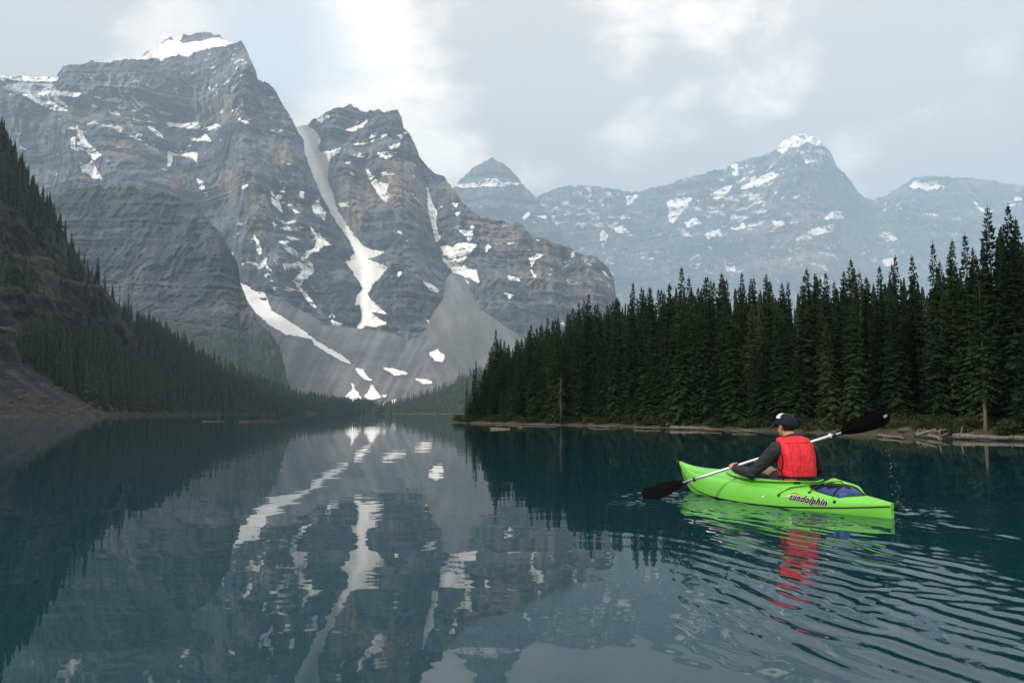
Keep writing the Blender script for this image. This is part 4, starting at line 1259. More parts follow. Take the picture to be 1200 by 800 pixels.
def all_logs():
    log(237, 493.6, 263, 493.2, 0.06, 'short pale log floating far out near the left shore', 0.03, 1, None, 2)
    log(281, 493.8, 338, 493.4, 0.08, 'long reddish brown log floating far out near the left shore', 0.04, 2, MAT_LOGRED, 4, 0.02)
    log(575, 502.2, 598, 502.4, 0.07, 'thin pale log floating just off the wooded point', 0.02, 3, None, 0, 0.02)
    log(606, 500.0, 612, 500.0, 0.08, 'short reddish stub of wood floating off the wooded point', 0.02, 4, MAT_LOGRED, 0)
    spots = [(552, 495.2, 578, 495.4, .07), (580, 496.0, 612, 496.4, .08), (613, 496.6, 652, 497.4, .09), (690, 498.8, 722, 499.4, .08), (716, 499.6, 728, 497.6, .10), (742, 500.6, 774, 501.2, .09), (826, 502.8, 846, 503.4, .08), (866, 502.0, 884, 504.6, .08), (858, 504.4, 888, 504.8, .07)]
    for k, (a, b, c, d, r) in enumerate(spots):
        log(a, b, c, d, r * 0.42, 'weathered pale driftwood log lying along the waterline of the wooded point', 0.08, 10 + k, None, 2, 0.06, group='driftwood along the wooded point')
    log(786, 501.0, 831, 501.6, 0.10, 'thick pale driftwood log stranded below the spruces', 0.10, 31, None, 3, 0.02)
    log(1118, 511.2, 1182, 513.0, 0.10, 'long straight driftwood log on the bare bank beside the pale tree trunk', 0.10, 32, None, 2, 0.01)
    log(1184, 513.0, 1225, 514.5, 0.08, 'driftwood pole lying end to end with the long straight log', 0.09, 33, None, 1, 0.02)
    log(1028, 509.5, 1060, 513.5, 0.06, 'thin driftwood branch half in the water under the paddle blade', 0.05, 34, None, 2, 0.06)
    log(1076, 509.5, 1106, 514.2, 0.10, 'forked driftwood branch slanting down into the water', 0.06, 35, None, 3, 0.06)
    log(1074, 510.0, 1096, 503.2, 0.07, 'driftwood branch rising from the bank beside the forked branch', 0.10, 36, None, 2, 0.06, lift=1)
    log(1088, 508.0, 1110, 502.6, 0.05, 'slender upper branch of the driftwood tangle on the bank', 0.12, 37, None, 1, 0.06, lift=1)
    # small stump and boulder near the tangle
    v, f = log_mesh(0.5, 0.10, 40, 5)
    x, y, z = hit_land(1062, 492)
    o = obj('tree_stump', mesh_np('tree_stump', v, f, MAT_DRIFT)); o.location = (x, y, z + 0.15); o.rotation_euler = (0.4, -1.1, 0.5)
    tag(o, 'small weathered tree stump upended on the bank', 'stump')
all_logs()
def rock_mesh(seed, n=2):
    bm = bmesh.new(); bmesh.ops.create_icosphere(bm, subdivisions=n, radius=1.0)
    co = np.array([v.co[:] for v in bm.verts])
    k = 1 + 0.45 * fbm(co * 1.3 + seed * 3.1, 2) + 0.12 * fbm(co * 3 + seed, 2)
    co = co * k[:, None] * np.array([1.2, 0.9, 0.7])
    f = np.array([[v.index for v in fc.verts] for fc in bm.faces]); bm.free()
    return co, f
MAT_STONE = simple_mat('shore_stone', (0.075, 0.069, 0.064), 0.9, 0.2, 0.35, 1.5, 0, 0.03, 5.0)
def boulders():
    x, y, z = hit_land(1062, 509)
    o = obj('boulder', mesh_np('boulder', *rock_mesh(3, 3), MAT_STONE)); o.location = (x + 0.15, y + 0.3, z + 0.1); o.scale = (0.28, 0.26, 0.22)
    tag(o, 'brown boulder on the bank beside the driftwood tangle', 'boulder')
    x, y, z = hit_land(784, 499)
    o = obj('boulder', mesh_np('boulder', *rock_mesh(5, 3), MAT_STONE)); o.location = (x, y, z + 0.05); o.scale = (0.22, 0.2, 0.2)
    tag(o, 'small pale boulder at the end of the thick driftwood log', 'boulder')
    # rubble on the left shore
    T = [rock_mesh(10 + k, 1) for k in range(4)]
    r = HILL
    w = (np.clip(r.cone, 0, 1) * 0.35 + sstep(462, 478, r.py - 0.02 * r.px)) * (r.px > -60) * (r.px < 260) * (r.t > 0.005)
    idx = sample_relief(r, w, 1500)
    parts = []
    for q, i in enumerate(idx):
        v, f = T[q % 4]; s_ = 0.22 + 1.0 * rng.random() ** 5
        parts.append((v * s_ + r.W.reshape(-1, 3)[i], f))
    o = obj('rubble', mesh_np('rubble', *join(parts), MAT_STONE)); tag(o, 'loose grey rubble at the foot of the left hillside', None, None, 'stuff')
boulders()

# ================================================================== KAYAK
YAW = math.atan2(K_U[1], K_U[0])
def kx(pts, vals): return lambda x: np.interp(x, pts, vals)
KS = [-1.585, -1.4, -1.2, -1.0, -0.8, -0.6, -0.3, 0.0, 0.3, 0.6, 0.9, 1.15, 1.35, 1.48, 1.585]
def smooth_tab(vals):
    xs = np.linspace(-1.585, 1.585, 400)
    v = np.interp(xs, KS, vals)
    k = np.hanning(31); k /= k.sum()
    vp = np.concatenate([2 * v[0] - v[15:0:-1], v, 2 * v[-1] - v[-2:-17:-1]])
    return xs, np.convolve(vp, k, 'valid')
_W = smooth_tab([0.020, 0.105, 0.19, 0.255, 0.305, 0.335, 0.36, 0.365, 0.355, 0.32, 0.25, 0.17, 0.095, 0.05, 0.016])
_ZC = smooth_tab([0.135, 0.15, 0.165, 0.18, 0.20, 0.235, 0.255, 0.262, 0.268, 0.275, 0.272, 0.272, 0.285, 0.305, 0.33])
_ZG = smooth_tab([0.105, 0.085, 0.065, 0.05, 0.035, 0.02, 0.01, 0.005, 0.01, 0.02, 0.04, 0.085, 0.15, 0.215, 0.30])
_ZK = smooth_tab([-0.03, -0.06, -0.075, -0.085, -0.09, -0.10, -0.105, -0.11, -0.105, -0.10, -0.085, -0.055, 0.02, 0.12, 0.285])
kw = lambda x: np.maximum(np.interp(x, *_W), 0.012); kzc = lambda x: np.interp(x, *_ZC); kzg = lambda x: np.interp(x, *_ZG); kzk = lambda x: np.interp(x, *_ZK)
PE, QE = 0.50, 0.86
def shell_pt(x, th):
    c = np.cos(th); s_ = np.sin(th)
    y = kw(x) * np.sign(c) * np.abs(c) ** PE
    z = kzg(x) + (kzc(x) - kzg(x)) * np.abs(s_) ** QE
    gr = np.exp(-((np.abs(c) - 0.62) / 0.10) ** 2) * sstep(1.45, 1.1, x) * sstep(-0.75, -0.35, x)
    z = z - 0.013 * gr; y = y * (1 - 0.035 * gr)
    # crisp crease along the shoulder and a raised lip beside the tank well
    z = z + 0.080 * np.exp(-((y + 0.215) / 0.05) ** 2) * sstep(-1.16, -1.0, x) * sstep(-0.55, -0.72, x)
    return np.stack([x + 0 * y, y, z], -1)
def deck_z(x, y):
    c = np.clip(np.abs(y) / kw(x), 0, 1) ** (1 / PE)
    s_ = np.sqrt(np.maximum(0, 1 - c * c))
    return kzg(x) + (kzc(x) - kzg(x)) * s_ ** QE
def kayak_mat(name, col, rough, var=0.06):
    m, t, b, out = new_mat(name)
    tc = t.n('ShaderNodeTexCoord')
    n = t.noise(tc.outputs['Object'], 3.0, 5.0, 0.65)
    sc = t.noise(t.vmath('MULTIPLY', tc.outputs['Object'], (1.0, 8.0, 14.0)), 6.0, 4.0, 0.7)
    f = t.mapr(n, 0.3, 0.7, 1 - var, 1 + var, smooth=False)
    cc = t.n('ShaderNodeCombineColor', i_0=f, i_1=f, i_2=f)
    base = t.mix(1.0, c4(col), cc.outputs[0], 'MULTIPLY')
    base = t.mix(t.mapr(sc, 0.66, 0.76, 0.0, 0.35), base, c4((0.35, 0.62, 0.25)))      # scuffs
    t.set(b.inputs['Base Color'], base)
    t.set(b.inputs['Roughness'], t.mapr(sc, 0.3, 0.7, rough - 0.06, rough + 0.14, smooth=False))
    b.inputs['Specular IOR Level'].default_value = 0.45
    bp = t.n('ShaderNodeBump', i_Height=n); bp.inputs['Distance'].default_value = 0.003
    t.set(b.inputs['Normal'], bp.outputs[0])
    return m
MAT_GREEN = kayak_mat('kayak_green', (0.16, 0.56, 0.065), 0.36)
MAT_BLACK = simple_mat('black_plastic', (0.012, 0.012, 0.014), 0.45, 0.4, 0.3, 30.0)
MAT_BLADE = simple_mat('blade_plastic', (0.003, 0.003, 0.004), 0.7, 0.03, 0.3, 12.0)
MAT_DARK = simple_mat('dark_liner', (0.02, 0.022, 0.024), 0.8, 0.2, 0.3, 12.0)
MAT_ALU = simple_mat('aluminium', (0.72, 0.73, 0.75), 0.32, 0.5, 0.08, 40.0, 0.75)
MAT_WHITE = simple_mat('white_print', (0.75, 0.75, 0.75), 0.5, 0.3, 0.05)
MAT_INK = simple_mat('black_print', (0.01, 0.01, 0.012), 0.5, 0.3, 0.05)
MAT_RED_PRINT = simple_mat('red_print', (0.55, 0.05, 0.02), 0.5, 0.3, 0.05)

def kayak():
    K = empty('kayak', (float(K0[0]), float(K0[1]), 0.0))
    K.rotation_euler = (math.radians(-1.0), math.radians(0.0), YAW)
    tag(K, 'lime green sit-inside kayak gliding on the lake', 'kayak')
    def ell(cx, hx, hy, x, y, e=2.4): return 1 - (np.abs((x - cx) / hx) ** e + np.abs(y / hy) ** e)
    # upper shell with the cockpit and tank well cut out
    xs = np.linspace(-1.585, 1.585, 230); th = np.linspace(0, math.pi, 91)
    X, T = np.meshgrid(xs, th)
    G = shell_pt(X.ravel(), T.ravel())
    F = grid_faces(len(xs), len(th)); TR = np.concatenate([F[:, [0, 1, 2]], F[:, [0, 2, 3]]])
    S = -np.maximum(ell(COCK[0], COCK[1], COCK[2], G[:, 0], G[:, 1]), ell(WELL[0], WELL[1], WELL[2], G[:, 0], G[:, 1], 2.6))
    S = np.where(G[:, 2] < kzg(G[:, 0]) + 0.03, 1.0, S)
    v, f = clip_tris(G, TR, S)
    obj('deck', mesh_np('kayak_deck', v, f, MAT_GREEN), K)
    # hull below the seam
    ph = np.linspace(0, math.pi, 41)
    X, T = np.meshgrid(xs, ph)
    X = X.ravel(); T = T.ravel()
    y = kw(X) * 0.985 * np.sign(np.cos(T)) * np.abs(np.cos(T)) ** 0.7
    z = kzg(X) - (kzg(X) - kzk(X)) * np.sin(T) ** 0.8
    v = np.stack([X, y, z], -1)
    obj('hull', mesh_np('kayak_hull', v, grid_faces(len(xs), len(ph)), MAT_GREEN), K)
    # dark seam where the two shells meet
    for sg in (1, -1):
        p = [(x, sg * (float(kw(x)) + 0.002), float(kzg(x))) for x in np.linspace(-1.58, 1.58, 90)]
        v, f = tube(p, [0.006] * len(p), 6); obj('seam', mesh_np('kayak_seam', v, f, MAT_BLACK), K)
    # flat caps closing bow and stern
    for xe, nm in ((-1.585, 'stern_cap'), (1.585, 'bow_cap')):
        n = 14; ring = [shell_pt(np.array([xe]), np.array([t_]))[0] for t_ in np.linspace(0, math.pi, n)]
        ring += [np.array([xe, -kw(xe) * math.cos(t_) * 0.98, kzg(xe) - (kzg(xe) - kzk(xe)) * math.sin(t_)]) for t_ in np.linspace(0, math.pi, n)[1:-1]]
        ring = np.array(ring); c = ring.mean(0)
        V = np.concatenate([ring, [c]]); m = len(ring)
        obj(nm, mesh_np(nm, V, np.array([(m, i, (i + 1) % m) for i in range(m)]), MAT_GREEN), K)
    # coaming
    def loop(cx, hx, hy, e, dz, inset, n=96):
        a = np.linspace(0, 2 * math.pi, n, endpoint=False)
        c, s_ = np.cos(a), np.sin(a)
        x = cx + (hx + inset) * np.sign(c) * np.abs(c) ** (2 / e); y = (hy + inset) * np.sign(s_) * np.abs(s_) ** (2 / e)
        return np.stack([x, y, deck_z(x, np.clip(np.abs(y), 0, kw(x) * 0.97)) + dz], -1)
    rows = [loop(*COCK, 2.4, -0.010, 0.014), loop(*COCK, 2.4, 0.022, 0.020), loop(*COCK, 2.4, 0.034, 0.034), loop(*COCK, 2.4, 0.036, 0.044), loop(*COCK, 2.4, 0.030, 0.047), loop(*COCK, 2.4, 0.024, 0.004), loop(*COCK, 2.4, 0.020, -0.008), loop(*COCK, 2.4, -0.05, -0.012)]
    V = np.concatenate(rows); obj('cockpit_rim', mesh_np('cockpit_rim', V, grid_faces(96, len(rows), wrap=True), MAT_GREEN), K)
    # dark liner inside cockpit and well
    lo = loop(*COCK, 2.4, -0.012, -0.012); l2 = lo.copy(); l2[:, 2] = -0.03; l3 = l2 * np.array([1, 0.4, 1])
    V = np.concatenate([lo, l2, l3]); obj('cockpit_liner', mesh_np('cockpit_liner', V, grid_faces(96, 3, wrap=True), MAT_DARK), K)
    lo = loop(*WELL, 2.6, -0.006, -0.002); lo[:, 2] = np.minimum(lo[:, 2], 0.21); l2 = lo.copy(); l2[:, 2] = 0.045
    V = np.concatenate([lo, l2, [[WELL[0], 0, 0.045]]])
    F = [tuple(q) for q in grid_faces(96, 2, wrap=True)]
    me = bpy.data.meshes.new('tank_well'); me.from_pydata([tuple(q) for q in V], [], F + [(96 + i, 96 + (i + 1) % 96, 192) for i in range(96)])
    me.materials.append(MAT_DARK); obj('tank_well', me, K)
    p = list(loop(*WELL, 2.6, 0.003, 0.004)); p.append(p[0])
    p = [(q[0], q[1], q[2] + 0.080 * math.exp(-((q[1] + 0.215) / 0.05) ** 2) * float(sstep(-1.16, -1.0, q[0]) * sstep(-0.55, -0.72, q[0]))) for q in p]
    v, f = tube(p, [0.007] * len(p), 6); obj('well_edging', mesh_np('well_edging', v, f, MAT_BLACK), K)
    # seat back
    bm = bmesh.new(); bmesh.ops.create_cube(bm, size=1.0)
    bmesh.ops.scale(bm, vec=(0.05, 0.36, 0.16), verts=bm.verts); bmesh.ops.rotate(bm, verts=bm.verts, cent=(0, 0, 0), matrix=Matrix.Rotation(-0.2, 3, 'Y'))
    bmesh.ops.translate(bm, verts=bm.verts, vec=(-0.575, 0, 0.19)); bmesh.ops.bevel(bm, geom=bm.edges[:], offset=0.018, segments=3, affect='EDGES')
    me = bpy.data.meshes.new('seat_back'); bm.to_mesh(me); bm.free(); me.materials.append(MAT_DARK); obj('seat_back', me, K)
    # grab handles
    for xe, s_, nm in ((-1.60, -1, 'stern_handle'), (1.60, 1, 'bow_handle')):
        z0 = float(kzc(xe)) - (0.01 if s_ < 0 else 0.02)
        p = [(xe - s_ * 0.03, 0, z0), (xe + s_ * 0.03, 0, z0 + 0.012), (xe + s_ * 0.055, 0, z0 - 0.015 + (0.03 if s_ < 0 else 0)), (xe + s_ * 0.03, 0, z0 - 0.045)]
        v, f = tube([(xe + s_ * 0.012, 0, z0 - 0.05), (xe + s_ * 0.03, 0, z0 - 0.015), (xe + s_ * 0.05, 0, z0 + 0.03)], [0.016, 0.017, 0.014], 10)
        h = obj(nm, mesh_np(nm, v, f, MAT_BLACK), K)
    # bungee cord with its hooks
    def on(x, y, d=0.012): return (x, y, float(deck_z(np.array([x]), np.array([y]))[0]) + d)
    cords = [[on(-0.52, 0.325), on(-0.62, 0.26), on(-0.70, 0.19), on(-0.78, 0.05, 0.03)], [on(-0.83, 0.215), (-0.86, 0.12, 0.245), (-0.88, 0.0, 0.262), (-0.86, -0.14, 0.262), on(-0.83, -0.22, 0.05)]]
    for c in cords:
        v, f = tube(c, [0.0055] * len(c), 6); obj('bungee_cord', mesh_np('bungee_cord', v, f, MAT_BLACK), K)
    for (x, y) in ((-0.52, 0.325), (-1.12, 0.205), (-0.83, 0.225)):
        bm = bmesh.new(); bmesh.ops.create_uvsphere(bm, u_segments=10, v_segments=6, radius=0.016)
        bmesh.ops.translate(bm, verts=bm.verts, vec=on(x, y, -0.002)); me = bpy.data.meshes.new('cord_hook'); bm.to_mesh(me); bm.free()
        me.materials.append(MAT_BLACK); obj('cord_hook', me, K)
    # lettering on the port side
    def side(x, z, d):
        zg, zc = kzg(x), kzc(x)
        s_ = np.clip((z - zg) / (zc - zg), 0, 1) ** (1 / QE); c = np.sqrt(np.maximum(0, 1 - s_ * s_))
        y = kw(x) * c ** PE
        return np.stack([x - 0.2 * d, y + d, z + 0.5 * d], -1)
    def lettering(body, size, x0, z0, slope, off, d, mat, nm, shear=0.35):
        cu = bpy.data.curves.new(nm, 'FONT'); cu.body = body; cu.size = size; cu.shear = shear; cu.offset = off; cu.space_character = 1.06
        cu.resolution_u = 3
        tmp = bpy.data.objects.new(nm, cu); COL.objects.link(tmp)
        dg = bpy.context.evaluated_depsgraph_get(); dg.update()
        me = bpy.data.meshes.new_from_object(tmp.evaluated_get(dg))
        bpy.data.objects.remove(tmp); bpy.data.curves.remove(cu)
        bm = bmesh.new(); bm.from_mesh(me)
        bmesh.ops.triangulate(bm, faces=bm.faces[:])
        bmesh.ops.subdivide_edges(bm, edges=[e for e in bm.edges if e.calc_length() > 0.02], cuts=1)
        co = np.array([w.co[:] for w in bm.verts])
        x = x0 - co[:, 0]; z = z0 + co[:, 1] - slope * co[:, 0]
        pos = side(x, z, d)
        for w, q in zip(bm.verts, pos): w.co = q
        bm.to_mesh(me); bm.free(); me.materials.clear(); me.materials.append(mat)
        obj(nm, me, K)
    lettering('sundolphin', 0.086, -0.655, 0.096, 0.075, 0.0060, 0.0045, MAT_WHITE, 'lettering_outline')
    lettering('sundolphin', 0.086, -0.655, 0.096, 0.075, 0.0030, 0.0080, MAT_INK, 'lettering')
    def swoosh(p, mat, nm, d):
        p = np.array(p, float); pos = side(p[:, 0], p[:, 1], d); m = len(p)
        c = pos.mean(0)
        me = bpy.data.meshes.new(nm); me.from_pydata([tuple(q) for q in pos], [], [tuple(range(m))]); me.materials.append(mat); obj(nm, me, K)
    swoosh([(-0.56, 0.118), (-0.62, 0.126), (-0.68, 0.140), (-0.73, 0.152), (-0.70, 0.138), (-0.64, 0.120)], MAT_WHITE, 'logo_mark', 0.005)
    swoosh([(-0.655, 0.155), (-0.70, 0.160), (-0.75, 0.152), (-0.71, 0.148)], MAT_RED_PRINT, 'logo_mark', 0.006)
    swoosh([(-0.30, 0.085), (-0.33, 0.105), (-0.345, 0.098), (-0.325, 0.082)], MAT_WHITE, 'sticker', 0.005)
    return K
COCK = (-0.06, 0.58, 0.245); WELL = (-0.96, 0.265, 0.175)
KAYAK = kayak()
def kw_world(p):
    """kayak coordinates (forward, left, up) to world"""
    p = np.asarray(p, float)
    xy = K0 + p[..., 0:1] * K_U + p[..., 1:2] * K_N
    return np.concatenate([xy, p[..., 2:3]], -1)

# ------------------------------------------------------------------ dry bag in the tank well
def dry_bag():
    B = empty('dry_bag', tuple(kw_world((-0.98, 0.03, 0.05)))); B.rotation_euler[2] = YAW
    tag(B, 'blue dry bag stowed in the kayak tank well under a cord', 'bag')
    n1, n2 = 40, 28
    u = np.linspace(-1, 1, n1); a = np.linspace(0, 2 * math.pi, n2, endpoint=False)
    U, A = np.meshgrid(u, a, indexing='ij')
    r = (1 - np.abs(U) ** 4.5) ** 0.5
    nn = fbm(np.stack([U * 3, np.cos(A) * 1.3, np.sin(A) * 1.3], -1), 3)
    fold = 0.10 * np.sin(U * 9 + 2 * np.cos(A)) * (0.4 + np.abs(U))
    rr = r * (1 + 0.16 * nn + 0.5 * fold)
    V = np.stack([U * 0.235, 0.148 * rr * np.cos(A), 0.085 + 0.092 * rr * np.sin(A) - 0.018 * U], -1)
    m = simple_mat('blue_fabric', (0.006, 0.050, 0.20), 0.42, 0.45, 0.4, 14.0, 0, 0.012, 22.0)
    obj('bag_body', mesh_np('dry_bag', V.reshape(-1, 3), grid_faces(n2, n1, wrap=True), m), B)
    p = [(x, 0.05 + 0.03 * math.sin(x * 14), 0.180 + 0.012 * math.cos(x * 20)) for x in np.linspace(-0.17, 0.05, 9)]
    v, f = tube(p, [0.026 + 0.006 * math.sin(i * 2.0) for i in range(9)], 8)
    obj('roll_top', mesh_np('roll_top', v, f, MAT_DARK), B)
    p = [(-0.10, 0.152 * math.cos(t_), 0.085 + 0.105 * math.sin(t_)) for t_ in np.linspace(0, 2 * math.pi, 24)]
    v, f = tube(p, [0.007] * 24, 5); obj('strap', mesh_np('bag_strap', v, f, MAT_INK), B)
dry_bag()

# ================================================================== PADDLER
def capsule(p0, r0, p1, r1, n=14, flat=None):
    """rounded tapered limb; flat = (axis vector, factor) squeezes it along that axis"""
    p0 = np.asarray(p0, float); p1 = np.asarray(p1, float)
    d = p1 - p0; L = np.linalg.norm(d); d = d / max(L, 1e-6)
    ref = np.array([0, 0, 1.0]) if abs(d[2]) < 0.9 else np.array([1.0, 0, 0])
    a = np.cross(d, ref); a /= np.linalg.norm(a); b = np.cross(d, a)
    rows = []
    for t_ in np.linspace(-math.pi / 2, 0, 5)[0:]: rows.append((p0 + d * r0 * math.sin(t_), r0 * math.cos(t_)))
    for q in (0.25, 0.5, 0.75): rows.append((p0 + d * L * q, r0 + (r1 - r0) * q))
    for t_ in np.linspace(0, math.pi / 2, 5): rows.append((p1 + d * r1 * math.sin(t_), r1 * math.cos(t_)))
    V = []
    for c, r in rows:
        for k in range(n):
            w = 2 * math.pi * k / n
            off = max(r, 0.0006) * (math.cos(w) * a + math.sin(w) * b)
            if flat is not None:
                ax = np.asarray(flat[0], float); off = off - ax * (off @ ax) * (1 - flat[1])
            V.append(c + off)
    F = grid_faces(n, len(rows), wrap=True)
    F = np.concatenate([F[:, [0, 1, 2]], F[:, [0, 2, 3]]])
    V = V + [rows[0][0] - d * 0.0, rows[-1][0]]
    c0, c1 = len(V) - 2, len(V) - 1
    caps = [(c0, (k + 1) % n, k) for k in range(n)] + [(c1, (len(rows) - 1) * n + k, (len(rows) - 1) * n + (k + 1) % n) for k in range(n)]
    return np.array(V), np.concatenate([F, np.array(caps)])
def ellipsoid(c, r, n=16):
    t_ = np.linspace(0.02, math.pi - 0.02, n); a = np.linspace(0, 2 * math.pi, 2 * n, endpoint=False)
    T, A = np.meshgrid(t_, a, indexing='ij')
    V = np.stack([np.sin(T) * np.cos(A), np.sin(T) * np.sin(A), np.cos(T)], -1).reshape(-1, 3) * np.asarray(r) + np.asarray(c)
    F = grid_faces(2 * n, n, wrap=True); F = np.concatenate([F[:, [0, 1, 2]], F[:, [0, 2, 3]]])
    V = np.concatenate([V, [np.asarray(c) + np.array([0, 0, r[2]])], [np.asarray(c) - np.array([0, 0, r[2]])]])
    m = 2 * n
    caps = [(len(V) - 2, k, (k + 1) % m) for k in range(m)] + [(len(V) - 1, (n - 1) * m + (k + 1) % m, (n - 1) * m + k) for k in range(m)]
    return V, np.concatenate([F, np.array(caps)])

# paddle line, kayak coordinates
PL_W = np.array([1.40, 8.95, 0.03]); PR_W = np.array([3.85, 8.37, 0.885])
def to_k(p):
    q = np.asarray(p, float); d = q[..., :2] - K0
    return np.stack([d @ K_U, d @ K_N, q[..., 2]], -1)
PL, PR = to_k(PL_W), to_k(PR_W)
PD = (PR - PL) / np.linalg.norm(PR - PL); PLEN = float(np.linalg.norm(PR - PL))
def on_shaft(f): return PL + (PR - PL) * f
MAT_SKIN = simple_mat('skin', (0.50, 0.27, 0.18), 0.55, 0.3, 0.12, 30.0)
MAT_JACKET = simple_mat('jacket_grey', (0.030, 0.033, 0.037), 0.85, 0.2, 0.30, 35.0, 0, 0.006, 26.0)
MAT_TROUSER = simple_mat('khaki_cloth', (0.20, 0.16, 0.11), 0.85, 0.2, 0.25, 30.0, 0, 0.004, 30.0)
MAT_SHORTS = simple_mat('dark_cloth', (0.022, 0.024, 0.028), 0.85, 0.2, 0.25, 30.0, 0, 0.004, 30.0)
MAT_HAIR = simple_mat('dark_hair', (0.018, 0.013, 0.010), 0.6, 0.3, 0.4, 80.0)
def vest_mat():
    m, t, b, out = new_mat('vest_red')
    tc = t.n('ShaderNodeTexCoord')
    n = t.noise(tc.outputs['Object'], 9.0, 4.0, 0.6)
    t.set(b.inputs['Base Color'], t.mix(t.mapr(n, 0.3, 0.7), c4((0.60, 0.018, 0.030)), c4((0.74, 0.030, 0.045))))
    b.inputs['Roughness'].default_value = 0.62
    b.inputs['Specular IOR Level'].default_value = 0.3
    fold = t.noise(t.vmath('MULTIPLY', tc.outputs['Object'], (1.0, 1.6, 0.7)), 11.0, 3.0, 0.55, 0.8)
    bp = t.n('ShaderNodeBump', i_Height=fold); bp.inputs['Distance'].default_value = 0.030; bp.inputs['Strength'].default_value = 1.0
    t.set(b.inputs['Normal'], bp.outputs[0])
    return m
MAT_VEST = vest_mat()
MAT_NAVY = simple_mat('navy_cotton', (0.010, 0.013, 0.026), 0.8, 0.2, 0.3, 40.0, 0, 0.002, 90.0)

def hand(grip, axis, out_dir, fwd, side):
    """a fist closed round the shaft: palm, four bent fingers and a thumb; returns limb pieces"""
    g = np.asarray(grip, float); ax = np.asarray(axis, float)
    o = np.asarray(out_dir, float); o = o - ax * (o @ ax); o /= np.linalg.norm(o)   # from shaft towards the back of the hand
    w = np.cross(ax, o)
    if w @ np.asarray(fwd, float) < 0: w = -w                                       # finger side
    P = []
    pc = g + o * 0.026
    P.append(capsule(pc - ax * 0.030 - w * 0.012, 0.021, pc + ax * 0.030 - w * 0.012, 0.021, 12))
    P.append(capsule(pc - ax * 0.026 - w * 0.034, 0.019, pc + ax * 0.026 - w * 0.034, 0.018, 12))
    for k, (off, ln) in enumerate(((-0.036, 0.88), (-0.012, 1.0), (0.012, 0.97), (0.036, 0.80))):
        b0 = g + ax * off + o * 0.024 + w * 0.006
        b1 = g + ax * off + o * 0.012 * ln + w * 0.034 * ln
        b2 = g + ax * off - o * 0.018 + w * 0.026
        b3 = g + ax * off - o * 0.027 - w * 0.002
        P.append(capsule(b0, 0.0105, b1, 0.0095, 8)); P.append(capsule(b1, 0.0095, b2, 0.0085, 8)); P.append(capsule(b2, 0.0085, b3, 0.0075, 8))
    t0 = g + ax * (0.034 * side) + o * 0.018 - w * 0.030
    t1 = g + ax * (0.052 * side) - o * 0.004 - w * 0.022
    t2 = g + ax * (0.044 * side) - o * 0.027 - w * 0.002
    P.append(capsule(t0, 0.0125, t1, 0.0115, 8)); P.append(capsule(t1, 0.0115, t2, 0.0095, 8))
    return P, g + o * 0.030 - w * 0.055                                              # wrist

